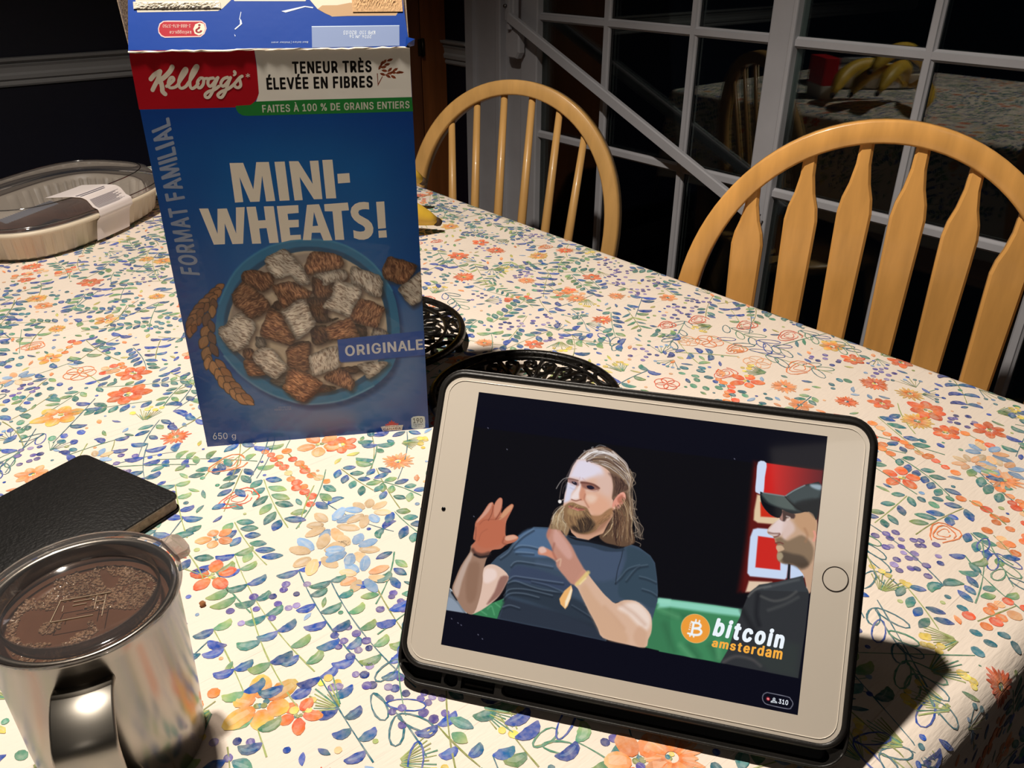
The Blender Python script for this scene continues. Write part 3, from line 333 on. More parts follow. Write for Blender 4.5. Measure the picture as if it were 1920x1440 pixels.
BOX_ART=[['P',[218,727,3868,788,3958,2785,2976,3918,349,3763,81,1937],(14,86,156),110,0.75,1],['P',[1086,934,3346,978,3376,2163,2280,2355,873,2075],(18,104,172),80,0.5,1],['P',[273,3365,2016,3862,3591,3678,4042,2914,3713,2410,1225,3159],(96,122,170),70,0.75,1],['P',[942,3598,2429,3681,2589,3896,1066,3874],(122,128,160),40,0.5,1],['P',[774,2149,709,2136,638,2152,580,2211,677,2220,742,2193],(67,46,29),1.5,1,1],['P',[764,2152,708,2141,647,2155,596,2205,680,2213,736,2190],(150,104,66),1.5,1,1],['S',[740,2150,609,2201],1,1,(187,130,82),2,0.5],['P',[693,2183,614,2174,531,2199,467,2269,584,2270,659,2234],(57,38,24),1.5,1,1],['P',[680,2187,613,2180,541,2201,486,2262,587,2263,651,2232],(128,86,54),1.5,1,1],['S',[653,2187,501,2256],1,1,(160,107,67),2,0.5],['P',[715,2203,639,2197,565,2224,517,2294,628,2291,693,2254],(67,46,29),1.5,1,1],['P',[705,2208,639,2203,575,2226,534,2286,630,2284,685,2252],(150,104,66),1.5,1,1],['S',[678,2209,547,2280],1,1,(187,130,82),2,0.5],['P',[597,2232,509,2228,422,2259,362,2339,491,2334,567,2290],(57,38,24),1.5,1,1],['P',[583,2238,508,2235,433,2262,381,2331,492,2326,558,2288],(128,86,54),1.5,1,1],['S',[553,2239,397,2323],1,1,(160,107,67),2,0.5],['P',[632,2249,550,2255,477,2292,440,2370,558,2351,619,2304],(67,46,29),1.5,1,1],['P',[622,2256,551,2261,488,2293,456,2360,558,2343,610,2303],(150,104,66),1.5,1,1],['S',[594,2260,469,2352],1,1,(187,130,82),2,0.5],['P',[498,2285,408,2278,319,2309,262,2393,394,2391,471,2347],(67,46,29),1.5,1,1],['P',[484,2292,407,2285,331,2312,282,2384,395,2382,461,2344],(150,104,66),1.5,1,1],['S',[454,2292,298,2377],1,1,(187,130,82),2,0.5],['P',[484,2329,398,2332,323,2369,290,2451,413,2434,473,2386],(57,38,24),1.5,1,1],['P',[473,2336,399,2339,335,2371,307,2440,412,2426,464,2385],(128,86,54),1.5,1,1],['S',[444,2339,320,2432],1,1,(160,107,67),2,0.5],['P',[411,2332,323,2327,235,2359,175,2440,304,2435,381,2391],(57,38,24),1.5,1,1],['P',[397,2338,322,2334,246,2361,194,2431,305,2426,372,2389],(128,86,54),1.5,1,1],['S',[367,2339,210,2424],1,1,(160,107,67),2,0.5],['P',[341,2394,250,2386,162,2417,104,2502,236,2500,313,2456],(67,46,29),1.5,1,1],['P',[327,2400,249,2393,173,2420,123,2493,237,2492,303,2453],(150,104,66),1.5,1,1],['S',[296,2400,139,2486],1,1,(187,130,82),2,0.5],['P',[371,2387,293,2399,232,2440,221,2515,329,2488,374,2439],(57,38,24),1.5,1,1],['P',[363,2394,295,2404,244,2440,233,2504,327,2481,366,2439],(128,86,54),1.5,1,1],['S',[337,2400,243,2496],1,1,(160,107,67),2,0.5],['P',[251,2442,165,2445,90,2483,56,2565,178,2548,240,2500],(67,46,29),1.5,1,1],['P',[240,2449,166,2452,101,2484,72,2554,177,2540,230,2499],(150,104,66),1.5,1,1],['S',[211,2453,85,2546],1,1,(187,130,82),2,0.5],['P',[177,2477,100,2494,44,2538,41,2614,148,2580,187,2528],(57,38,24),1.5,1,1],['P',[170,2485,103,2499,55,2537,53,2602,144,2573,178,2529],(128,86,54),1.5,1,1],['S',[145,2492,62,2593],1,1,(160,107,67),2,0.5],['P',[228,2504,166,2522,125,2560,130,2621,213,2588,240,2545],(67,46,29),1.5,1,1],['P',[223,2510,170,2525,134,2559,139,2611,210,2583,234,2545],(150,104,66),1.5,1,1],['S',[202,2519,145,2604],1,1,(187,130,82),2,0.5],['P',[300,2468,250,2489,222,2527,240,2578,307,2541,321,2501],(57,38,24),1.5,1,1],['P',[297,2473,254,2492,230,2524,246,2568,303,2536,315,2502],(128,86,54),1.5,1,1],['S',[281,2483,249,2561],1,1,(160,107,67),2,0.5],['P',[122,2555,54,2588,21,2641,57,2710,145,2655,158,2599],(67,46,29),1.5,1,1],['P',[118,2564,60,2592,31,2638,62,2697,138,2649,149,2602],(150,104,66),1.5,1,1],['S',[97,2577,67,2687],1,1,(187,130,82),2,0.5],['P',[198,2552,141,2570,107,2606,124,2660,200,2628,219,2588],(57,38,24),1.5,1,1],['P',[195,2558,145,2573,116,2604,131,2650,196,2623,212,2589],(128,86,54),1.5,1,1],['S',[176,2566,135,2644],1,1,(160,107,67),2,0.5],['P',[555,2284,496,2323,478,2376,533,2437,606,2374,603,2321],(48,34,25),1.5,1,1],['P',[554,2292,503,2326,488,2372,535,2424,598,2370,595,2324],(108,76,56),1.5,1,1],['S',[536,2307,537,2414],1,1,(135,95,70),2,0.5],['P',[525,2354,461,2390,436,2443,483,2508,563,2448,567,2394],(71,52,33),1.5,1,1],['P',[522,2362,468,2393,446,2439,486,2494,555,2444,559,2397],(158,116,74),1.5,1,1],['S',[503,2376,489,2484],1,1,(197,145,92),2,0.5],['P',[440,2433,359,2460,310,2514,330,2594,438,2544,466,2485],(48,34,25),1.5,1,1],['P',[433,2442,364,2465,322,2511,340,2580,432,2538,456,2487],(108,76,56),1.5,1,1],['S',[408,2453,347,2569],1,1,(135,95,70),2,0.5],['P',[404,2577,316,2586,254,2627,252,2709,372,2685,415,2635],(71,52,33),1.5,1,1],['P',[395,2585,320,2592,266,2627,265,2697,368,2677,405,2634],(158,116,74),1.5,1,1],['S',[367,2590,275,2689],1,1,(197,145,92),2,0.5],['P',[431,2514,392,2561,396,2615,469,2664,512,2593,489,2542],(48,34,25),1.5,1,1],['P',[433,2522,400,2562,403,2609,466,2652,502,2590,483,2546],(108,76,56),1.5,1,1],['S',[423,2539,464,2642],1,1,(135,95,70),2,0.5],['P',[348,2684,253,2698,190,2747,199,2836,328,2803,369,2745],(71,52,33),1.5,1,1],['P',[340,2692,258,2705,204,2747,211,2823,322,2795,358,2745],(158,116,74),1.5,1,1],['S',[309,2700,221,2813],1,1,(197,145,92),2,0.5],['P',[393,2641,356,2695,368,2754,457,2803,495,2722,462,2668],(48,34,25),1.5,1,1],['P',[397,2650,365,2696,375,2747,451,2789,484,2719,456,2673],(108,76,56),1.5,1,1],['S',[388,2669,447,2778],1,1,(135,95,70),2,0.5],['P',[347,2808,253,2828,195,2881,215,2970,342,2929,376,2868],(71,52,33),1.5,1,1],['P',[340,2817,259,2835,209,2880,226,2956,335,2921,365,2869],(158,116,74),1.5,1,1],['S',[310,2827,235,2945],1,1,(197,145,92),2,0.5],['P',[377,2764,348,2824,370,2887,469,2936,494,2847,452,2790],(48,34,25),1.5,1,1],['P',[382,2774,357,2825,376,2879,462,2921,483,2845,447,2796],(108,76,56),1.5,1,1],['S',[376,2795,455,2910],1,1,(135,95,70),2,0.5],['P',[333,2894,255,2924,215,2977,249,3053,351,3001,369,2944],(71,52,33),1.5,1,1],['P',[328,2903,261,2928,227,2974,256,3039,343,2995,359,2946],(158,116,74),1.5,1,1],['S',[304,2915,261,3029],1,1,(197,145,92),2,0.5],['P',[316,2920,243,2950,203,3004,231,3079,327,3026,347,2968],(83,61,39),1.5,1,1],['P',[311,2928,248,2954,214,3001,238,3065,321,3020,338,2970],(186,136,88),1.5,1,1],['S',[288,2941,244,3055],1,1,(232,170,110),2,0.5],['P',[351,2965,289,3021,284,3090,372,3157,443,3069,423,3004],(83,61,39),1.5,1,1],['P',[352,2976,299,3024,294,3083,370,3141,431,3065,414,3009],(186,136,88),1.5,1,1],['S',[335,2996,369,3128],1,1,(232,170,110),2,0.5],['P',[408,2952,406,3012,454,3067,567,3099,552,3013,489,2966],(71,50,33),1.5,1,1],['P',[417,2961,415,3012,456,3060,554,3087,541,3013,486,2973],(158,112,74),1.5,1,1],['S',[420,2981,543,3077],1,1,(197,140,92),2,0.5],['P',[395,3063,347,3125,359,3193,465,3247,515,3153,477,3092],(83,61,39),1.5,1,1],['P',[399,3073,358,3127,368,3185,459,3232,502,3151,470,3098],(186,136,88),1.5,1,1],['S',[387,3095,454,3219],1,1,(232,170,110),2,0.5],['P',[468,3048,465,3113,516,3174,641,3208,627,3113,557,3062],(71,50,33),1.5,1,1],['P',[478,3057,475,3113,520,3166,627,3195,614,3113,555,3069],(158,112,74),1.5,1,1],['S',[480,3079,615,3184],1,1,(197,140,92),2,0.5],['P',[415,3149,379,3220,411,3290,542,3333,570,3227,513,3168],(83,61,39),1.5,1,1],['P',[422,3159,392,3221,419,3281,531,3318,556,3227,506,3176],(186,136,88),1.5,1,1],['S',[414,3183,522,3305],1,1,(232,170,110),2,0.5],['P',[501,3155,502,3223,561,3282,697,3305,675,3207,597,3161],(71,50,33),1.5,1,1],['P',[512,3164,513,3223,564,3273,681,3292,662,3209,595,3169],(158,112,74),1.5,1,1],['S',[516,3186,668,3282],1,1,(197,140,92),2,0.5],['P',[478,3231,461,3305,511,3369,654,3394,656,3288,583,3237],(83,61,39),1.5,1,1],['P',[489,3240,474,3304,517,3359,640,3381,641,3289,578,3246],(186,136,88),1.5,1,1],['S',[487,3264,627,3370],1,1,(232,170,110),2,0.5],['P',[577,3229,587,3292,650,3342,779,3356,746,3268,667,3230],(71,50,33),1.5,1,1],['P',[588,3237,597,3290,651,3334,762,3346,734,3270,666,3237],(158,112,74),1.5,1,1],['S',[595,3257,749,3337],1,1,(197,140,92),2,0.5],['P',[554,3317,550,3389,610,3450,753,3470,735,3367,655,3321],(83,61,39),1.5,1,1],['P',[565,3326,562,3388,613,3440,736,3457,721,3369,653,3329],(186,136,88),1.5,1,1],['S',[568,3350,722,3447],1,1,(232,170,110),2,0.5],['P',[632,3303,646,3369,715,3423,852,3442,811,3349,727,3307],(71,50,33),1.5,1,1],['P',[645,3311,657,3368,716,3414,834,3430,799,3351,726,3314],(158,112,74),1.5,1,1],['S',[653,3333,819,3421],1,1,(197,140,92),2,0.5],['P',[637,3380,643,3452,710,3508,857,3519,826,3419,740,3377],(83,61,39),1.5,1,1],['P',[649,3388,655,3450,713,3498,839,3508,813,3421,738,3386],(186,136,88),1.5,1,1],['S',[656,3411,824,3498],1,1,(232,170,110),2,0.5],['P',[731,3372,746,3433,811,3484,937,3502,898,3416,819,3377],(71,50,33),1.5,1,1],['P',[743,3380,756,3432,811,3475,920,3491,886,3418,818,3383],(158,112,74),1.5,1,1],['S',[751,3400,906,3482],1,1,(197,140,92),2,0.5],['P',[774,3459,795,3498,849,3527,939,3529,896,3476,834,3455],(83,61,39),1.5,1,1],['P',[782,3463,801,3496,847,3521,924,3523,887,3477,835,3460],(186,136,88),1.5,1,1],['S',[793,3476,914,3519],1,1,(232,170,110),2,0.5],['P',[527,2744,668,2408,1007,2080,1477,1874,1960,1791,2429,1794,2849,1874,3262,2073,3543,2374,3628,2709,3603,2957,3448,3271,3089,3483,2593,3609,2111,3643,1740,3609,1216,3448,818,3202,572,2941],(6,30,80),14,0.6,1],['P',[492,2683,632,2349,970,2023,1439,1818,1921,1735,2387,1739,2805,1817,3216,2015,3495,2313,3579,2646,3554,2892,3398,3203,3040,3414,2546,3540,2067,3574,1697,3540,1175,3381,780,3137,536,2878],(46,116,160),1.6,1,1],['P',[617,2700,743,2382,1054,2092,1506,1897,1948,1812,2373,1820,2750,1893,3120,2074,3374,2338,3432,2640,3404,2885,3244,3144,2956,3324,2513,3445,2083,3482,1733,3450,1269,3289,904,3068,674,2854],(30,78,116),5,1,1],['S',[632,2349,970,2023,1439,1818,1919,1741,2386,1744,2804,1822,3215,2026,3494,2319],3,3,(74,150,190),4,0.8],['S',[567,2928,815,3177,1216,3403,1714,3548,2085,3575,2546,3540,3041,3407],3.5,3.5,(120,170,200),4,0.8],['P',[676,2673,803,2413,1091,2150,1538,1942,1981,1857,2348,1863,2700,1936,3046,2094,3283,2346,3359,2624,3330,2882,3153,3114,2867,3280,2472,3404,2072,3435,1770,3406,1343,3242,984,3034,748,2839],(198,182,158),3,1,1],['P',[757,2528,1013,2192,1493,1957,2019,1880,2361,1891,1996,2002,1449,2152,1042,2423,783,2768],(120,110,108),8,0.5,1],['B',[2093,2337,2395,2341,2381,2567,2543,2589,2226,2639,2123,2556,2058,2397],0,80,0.62],['B',[1568,2348,1624,2411,1590,2464,1488,2452,1438,2419],0,60,0.6],['B',[887,2874,1051,2873,1082,2989,896,2980],0,95,0.8],['B',[1142,2733,1276,2755,1278,2852,1135,2861,1119,2780],1,70,0.65],['B',[1682,2838,2006,2820,1988,2917,1740,2905],0,20,0.6],['B',[2081,2670,2326,2661,2356,2828,2115,2876,2047,2775],0,60,0.62],['B',[2788,2671,2988,2699,3003,2807,2856,2811],0,60,0.5],['B',[3132,2725,3292,2741,3371,2824,3090,2826],1,80,0.75],['B',[2494,3155,2898,3155,2889,3216,2586,3242],0,10,0.6],['B',[2107,3342,2355,3375,2317,3426,2016,3431],0,20,0.6],['B',[1277,3231,1643,3148,1685,3184,1464,3317,1302,3283],1,0,0.6],['B',[1074,2037,1215,2009,1409,2042,1571,2069,1547,2180,1360,2256,1213,2206,1069,2148],0,65,0.85],['B',[1457,1926,1677,1839,1825,1826,1972,1936,2114,2081,2152,2187,1966,2196,1825,2101,1594,2122],1,30,1.0],['B',[2086,2006,2201,1877,2396,1862,2694,1930,2700,2034,2464,2071,2267,2079,2181,2109,2093,2088],0,80,1.0],['B',[2192,2113,2441,2070,2719,2064,2750,2163,2532,2216,2489,2337,2207,2349,2169,2241],0,80,0.8],['B',[2192,2113,2441,2070,2719,2064,2750,2163,2512,2200,2368,2225,2312,2148],1,70,0.95],['B',[2838,2046,2909,2037,3133,2101,3325,2169,3332,2307,3301,2368,3216,2380,3056,2328,2972,2255,2813,2211],1,75,0.95],['B',[1521,2194,1826,2153,1944,2195,2147,2278,2127,2323,2075,2352,1959,2355,1761,2417,1632,2427,1578,2302],0,70,0.95],['B',[862,2260,997,2168,1094,2141,1294,2246,1448,2374,1408,2449,1112,2538,976,2439,865,2381],0,150,0.88],['B',[2295,2446,2466,2336,2521,2216,2610,2166,2767,2209,2927,2238,2990,2294,2929,2393,2822,2474,2761,2566,2666,2563,2462,2507],1,35,1.05],['B',[1622,2473,1709,2446,1839,2374,1982,2356,2064,2413,2108,2555,2168,2613,2084,2689,1826,2798,1759,2779,1716,2642,1624,2520],1,170,1.08],['B',[542,2623,691,2574,852,2480,971,2458,1049,2512,1131,2554,1157,2641,1009,2778,974,2824,727,2885,597,2759],1,30,1.02],['B',[1282,2599,1375,2494,1436,2427,1596,2488,1638,2567,1691,2648,1782,2780,1708,2857,1470,2806,1208,2723],0,25,1.0],['B',[2761,2566,2888,2430,2977,2387,3334,2495,3287,2588,3199,2713,3056,2699,2821,2649],0,110,1.02],['B',[2300,2690,2463,2641,2746,2590,2814,2696,2871,2812,2602,2825,2337,2829,2315,2747],0,165,1.08],['B',[865,3011,931,2982,1071,3037,1209,3160,1084,3187,921,3171,869,3094],0,10,0.95],['B',[1018,2961,1105,2892,1276,2860,1419,2907,1504,3009,1594,3096,1548,3144,1412,3221,1291,3223,1150,3107],1,30,1.05],['B',[1625,2884,2000,2852,1958,3147,1806,3182,1623,3131,1599,3013],0,5,0.95],['B',[1447,3341,1623,3248,1785,3164,1949,3197,2024,3320,2085,3392,1920,3487,1764,3526,1583,3451],0,30,1.1],['B',[1620,3112,1909,3208,2047,3256,2156,3313,2134,3353,1955,3438,1788,3534,1621,3473,1498,3351],0,30,1.1],['B',[1979,2989,2222,2931,2403,2894,2472,2922,2498,3135,2357,3179,2052,3230,1985,3191,1975,3089],1,95,1.08],['B',[2181,3252,2418,3172,2480,3155,2645,3245,2720,3353,2646,3443,2531,3406,2330,3343],0,100,0.95],['B',[2796,3129,3323,3124,3222,3212,2982,3314,2887,3236],1,30,0.95],['B',[3361,2064,3467,1959,3618,1975,3918,2052,3914,2098,3809,2201,3684,2258,3405,2194,3354,2124],0,80,0.9],['B',[3597,2294,3759,2230,3884,2173,4030,2140,4009,2411,3855,2499,3783,2489,3649,2373],1,40,0.95],['P',[2493,2834,2854,2821,3387,2814,4046,2814,4137,2808,4117,3100,3720,3092,3114,3102,2533,3101,2492,3074],(16,40,110),5,0.7,0],['P',[2494,2830,2855,2816,3388,2807,4018,2790,4139,2788,4118,3075,3721,3082,3116,3088,2512,3093,2491,3064],(36,80,168),1.5,1,0],['S',[2128,3921,2551,3880,3008,3963],6,6,(90,130,190),8,0.35],['S',[291,3855,734,3860],6,6,(90,130,190),8,0.35],['S',[1033,3856,1623,3924],6,6,(90,130,190),8,0.35]]  # pale washes low on the front paint in the cloth's reflection
BOX_TXT=[['TENEUR TRÈS',[2256,199,3405,197,3411,107,2264,105],(14,10,10),0.075,'i',0,'caps'],['ÉLEVÉE EN FIBRES',[1858,329,3404,329,3413,237,1866,236],(14,10,10),0.075,'i',0,'caps'],['FAITES À 100 % DE GRAINS ENTIERS',[1746,527,3949,522,3952,461,1750,465],(206,206,190),0.04,'i',0,'caps'],['FORMAT FAMILIAL',[406,2034,381,554,116,617,140,2012],(140,152,176),0.06,'i',0],['ORIGINALE',[2611,3024,3963,3006,3960,2892,2614,2909],(214,216,220),0.05,'i',0],['650 g',[119,3934,512,3945,529,3850,137,3827],(214,214,222),0,'i',0],['CÉRÉALES',[120,3981,295,3983,298,3963,124,3959],(110,124,160),0,'i',0],['190',[3715,3914,3886,3917,3890,3856,3717,3853],(34,36,44),0.02,'i',0],['CALORIES',[3714,3947,3894,3948,3894,3927,3714,3926],(50,54,62),0.01,'i',0],['par 55 g',[3739,3972,3866,3973,3866,3956,3739,3954],(60,64,72),0,'i',0],['CANADA',[3159,3978,3481,3980,3476,3954,3156,3950],(120,50,30),0.02,'i',0],['PRÉPARÉ AU',[3193,3938,3445,3940,3445,3927,3193,3924],(176,60,40),0.01,'i',0],['AGRANDI POUR',[1333,3590,1554,3594,1556,3574,1335,3570],(150,156,180),0,'i',0],['MONTRER LA TEXTURE',[1260,3617,1555,3620,1556,3600,1262,3596],(150,156,180),0,'i',0]]
BOX_POLY=[[(172,8,26),[[18,-11,1740,0,1743,95,1745,264,1734,338,1705,393,1654,430,1585,460,1507,478,-9,476,1,53]]],[(234,230,220),[[1743,-13,4004,2,3997,218,3996,425,2380,427,1671,432,1726,362,1749,123]]],[(34,122,52),[[1581,460,1637,438,1671,432,2380,427,3996,425,4004,553,2754,554,1962,554,1520,554,1443,549,1391,527,1366,496,1364,465]]],[(234,224,206),[[1150,970,1351,972,1447,1222,1548,970,1737,972,1756,1340,1616,1341,1608,1097,1515,1340,1372,1340,1266,1102,1266,1338,1140,1340]]],[(234,224,206),[[1822,973,1976,973,1978,1341,1823,1341]]],[(234,224,206),[[2042,972,2184,974,2364,1193,2357,976,2489,975,2489,1341,2357,1340,2175,1121,2181,1343,2054,1344]]],[(234,224,206),[[2550,971,2706,971,2707,1339,2549,1338]]],[(234,224,206),[[2761,1106,2948,1103,2948,1193,2757,1197]]],[(234,224,206),[[584,1383,721,1385,797,1636,860,1392,1002,1393,1083,1641,1142,1387,1275,1387,1166,1745,1000,1744,933,1535,884,1741,713,1740]]],[(234,224,206),[[1303,1386,1445,1387,1452,1523,1566,1522,1569,1388,1721,1390,1723,1752,1576,1752,1565,1601,1450,1601,1446,1752,1306,1750]]],[(234,224,206),[[1769,1391,2102,1390,2095,1466,1919,1470,1919,1532,2082,1532,2070,1606,1922,1606,1920,1683,2085,1682,2081,1730,1919,1733,1770,1750]]],[(234,224,206),[[2507,1392,2883,1385,2890,1462,2771,1464,2771,1755,2626,1752,2628,1465,2506,1461]]],[(234,224,206),[[2238,1391,2428,1389,2580,1755,2437,1752,2400,1672,2264,1668,2241,1742,2110,1738],[2335,1463,2377,1601,2289,1603]]],[(234,224,206),[[3216,1393,3214,1463,3165,1458,3109,1458,3051,1467,3035,1488,3050,1513,3109,1536,3185,1566,3237,1603,3258,1650,3248,1693,3215,1728,3160,1754,3090,1765,3010,1761,2930,1741,2931,1661,2988,1675,3044,1681,3102,1677,3122,1661,3118,1639,3087,1620,3022,1595,2959,1560,2922,1520,2912,1478,2934,1436,2993,1403,3062,1388,3141,1386]]],[(234,224,206),[[3334,1391,3465,1389,3462,1657,3335,1661]]],[(234,224,206),[[3335,1680,3466,1678,3467,1752,3335,1753]]],[(206,214,212),[[3681,3849,3722,3831,3809,3827,3896,3834,3931,3843,3938,3899,3932,3981,3883,3993,3795,3995,3709,3986,3677,3971]]],[(236,224,206),[[3112,3928,3180,3921,3324,3918,3527,3927,3497,3992,3317,3985,3144,3990]]],[(200,52,40),[[3202,3917,3198,3897,3240,3904,3228,3886,3269,3896,3262,3867,3297,3875,3319,3849,3340,3877,3373,3869,3367,3894,3407,3889,3394,3906,3442,3898,3436,3921,3324,3918]]],[(136,60,32),[[3645,111,3680,114,3716,109,3745,92,3704,88,3670,96]]],[(176,98,62),[[3668,107,3686,108,3706,105,3722,96,3700,94,3682,99]]],[(136,60,32),[[3581,136,3613,130,3638,117,3647,95,3609,102,3588,118]]],[(176,98,62),[[3596,127,3613,123,3626,116,3632,104,3612,109,3600,117]]],[(136,60,32),[[3553,156,3580,144,3596,127,3592,105,3560,119,3549,137]]],[(176,98,62),[[3562,145,3576,138,3585,128,3583,117,3566,124,3560,134]]],[(136,60,32),[[3604,145,3635,151,3669,148,3698,132,3661,126,3629,132]]],[(176,98,62),[[3625,142,3642,145,3661,143,3677,135,3657,132,3639,136]]],[(136,60,32),[[3515,184,3545,175,3567,159,3569,137,3534,148,3518,165]]],[(176,98,62),[[3527,173,3543,168,3555,160,3557,148,3538,154,3529,163]]],[(136,60,32),[[3548,165,3578,172,3612,171,3643,157,3607,148,3574,153]]],[(176,98,62),[[3569,163,3586,167,3604,166,3621,159,3602,155,3584,157]]],[(136,60,32),[[3634,219,3665,226,3699,225,3730,211,3694,202,3661,207]]],[(176,98,62),[[3656,217,3673,221,3691,220,3709,213,3689,209,3671,211]]],[(136,60,32),[[3719,200,3755,199,3789,191,3812,171,3771,171,3740,183]]],[(176,98,62),[[3740,193,3759,193,3778,188,3791,177,3769,178,3752,184]]],[(136,60,32),[[3690,203,3714,215,3746,221,3783,213,3755,198,3722,196]]],[(176,98,62),[[3711,205,3724,211,3742,214,3762,211,3747,203,3728,202]]],[(136,60,32),[[3766,216,3800,221,3836,218,3868,201,3828,195,3793,202]]],[(176,98,62),[[3789,213,3807,215,3827,213,3845,205,3823,202,3804,206]]],[(136,60,32),[[3650,204,3682,199,3710,187,3722,166,3683,171,3660,185]]],[(176,98,62),[[3666,195,3683,192,3698,186,3706,174,3685,177,3672,185]]],[(136,60,32),[[3558,186,3582,199,3614,204,3652,197,3624,182,3590,180]]],[(176,98,62),[[3579,189,3593,195,3610,198,3631,194,3615,187,3597,186]]],[(136,60,32),[[3531,212,3550,227,3580,235,3619,232,3596,214,3564,209]]],[(176,98,62),[[3551,216,3562,224,3578,229,3599,227,3586,218,3569,215]]],[(136,60,32),[[3612,220,3626,239,3653,252,3694,255,3678,234,3647,223]]],[(176,98,62),[[3631,228,3639,238,3654,245,3675,247,3666,236,3649,230]]],[(136,60,32),[[3692,232,3707,249,3733,260,3773,260,3756,241,3726,232]]],[(176,98,62),[[3710,238,3719,247,3734,253,3755,254,3745,244,3728,239]]],[(136,60,32),[[3817,209,3840,217,3868,218,3897,209,3870,200,3842,201]]],[(176,98,62),[[3835,209,3848,213,3863,214,3879,209,3864,204,3849,205]]],[(136,66,36),[[3489,213,3503,213,3499,298,3566,237,3575,242,3489,325]]]]
BOX_LOGO=[[8.5,[234,225,295,190,384,161]],[8,[384,161,333,226,278,273,230,315]],[9,[563,127,511,168,416,215,327,244,365,250,370,298,366,329,394,350]],[6,[434,287,491,264,550,234,542,213,504,222,468,257,467,293,510,300,575,286,650,235,738,176,757,147,727,146,663,194,617,247,612,295,650,305,705,290]],[6,[705,290,793,231,882,166,918,127,889,124,832,165,786,219,764,279,780,309,834,297,883,268]],[6,[920,226,877,256,870,298,903,304,952,274,969,232,946,223,920,226]],[5.5,[969,232,1016,227,1045,233]],[6,[1108,225,1045,233,1020,269,1039,294,1089,276,1158,228]],[6,[1175,222,1113,282,1068,337,1003,385,957,384,959,360,1017,336,1091,325,1171,295]],[6,[1313,221,1248,235,1203,271,1222,296,1273,278,1340,236]],[6,[1353,224,1297,284,1245,345,1188,387,1147,386,1137,365,1201,338,1287,321,1379,285,1474,231,1520,214]],[6,[1474,231,1482,262,1480,292,1444,310,1405,304,1394,285]],[6.5,[1421,177,1425,183]],[4,[1435,183,1426,198,1404,206]],[1.4,[1607,193,1599,226]],[1.4,[1579,202,1628,218]],[1.4,[1631,203,1575,217]]]
FLAP_POLY=[[(206,198,182),[[146,4237,163,2758,756,2785,1275,2815,1346,3006,1495,3697,1466,4211]],'glue'],[(66,54,46),[[1472,4211,1478,3848,1524,3557,2519,3513,2576,3945,2590,4224]],'slot'],[(226,216,200),[[1468,4211,1475,3824,1519,3509,2525,3471,2588,3910,2601,4224,2584,4224,2563,3945,2516,3555,1525,3593,1487,3878,1481,4211]],'rim'],[(224,208,186),[[2565,4224,2564,3736,2693,2893,2824,2539,2895,2340,3128,2373,3835,2375,3884,2713,3922,4199]],'board'],[(184,150,112),[[2693,2893,2765,3157,2983,3164,3168,3335,3347,3294,3381,3575,3488,3678,3516,4206,3922,4199,3884,2713,3836,2396,3128,2373,2896,2354,2799,2575]],'torn'],[(222,190,190),[[429,1600,455,1958,508,2135,567,2157,1039,2125,1088,1930,1099,1569,1062,1179,1007,971,512,949,462,1060,431,1301]],''],[(170,16,40),[[441,1599,466,1897,517,2075,1032,2053,1074,1901,1084,1569,1052,1240,1000,1044,514,1033,474,1131,443,1360]],''],[(226,216,196),[[1009,1994,1065,1901,1080,1569,1046,1210,983,1081,928,1216,913,1547,946,1876]],''],[(128,146,186),[[2588,1639,3873,1637,3852,151,3323,126,2570,102]],''],[(206,222,240),[[2588,1653,3874,1651,3874,1609,2588,1597]],''],[(214,224,240),[[2169,2757,2509,3123,2532,3066,2229,2658]],''],[(214,224,240),[[2509,3123,2633,3035,2625,2951,2525,3038]],''],[(214,224,240),[[1595,2756,1601,2695,1574,2212,1561,2152]],''],[(214,224,240),[[1575,2242,1592,2151,1600,1878,1578,1776,1498,1459,1487,1520,1569,1849]],''],[(214,224,240),[[1479,1158,1497,1006,1485,976]],'']]
FLAP_TXT=[['1-888-876-3750',[881,1879,501,1884,495,1669,875,1651],(222,200,190),0,'i',0],['kelloggs.ca',[886,1470,591,1473,583,1185,878,1170],(222,200,190),0,'i',0],['?',[1043,1872,957,1876,940,1275,1026,1271],(140,14,36),0.03,'i',0],['Best before | Meilleur avant',[2521,608,1995,609,1989,401,2514,385],(190,206,230),0,'i',0],['KPB 110  B20:03',[3510,1258,3046,1295,3038,1021,3503,997],(226,236,246),0,'i',0],['2024 JN 14',[3449,930,3127,967,3121,757,3443,718],(226,236,246),0,'i',0]]
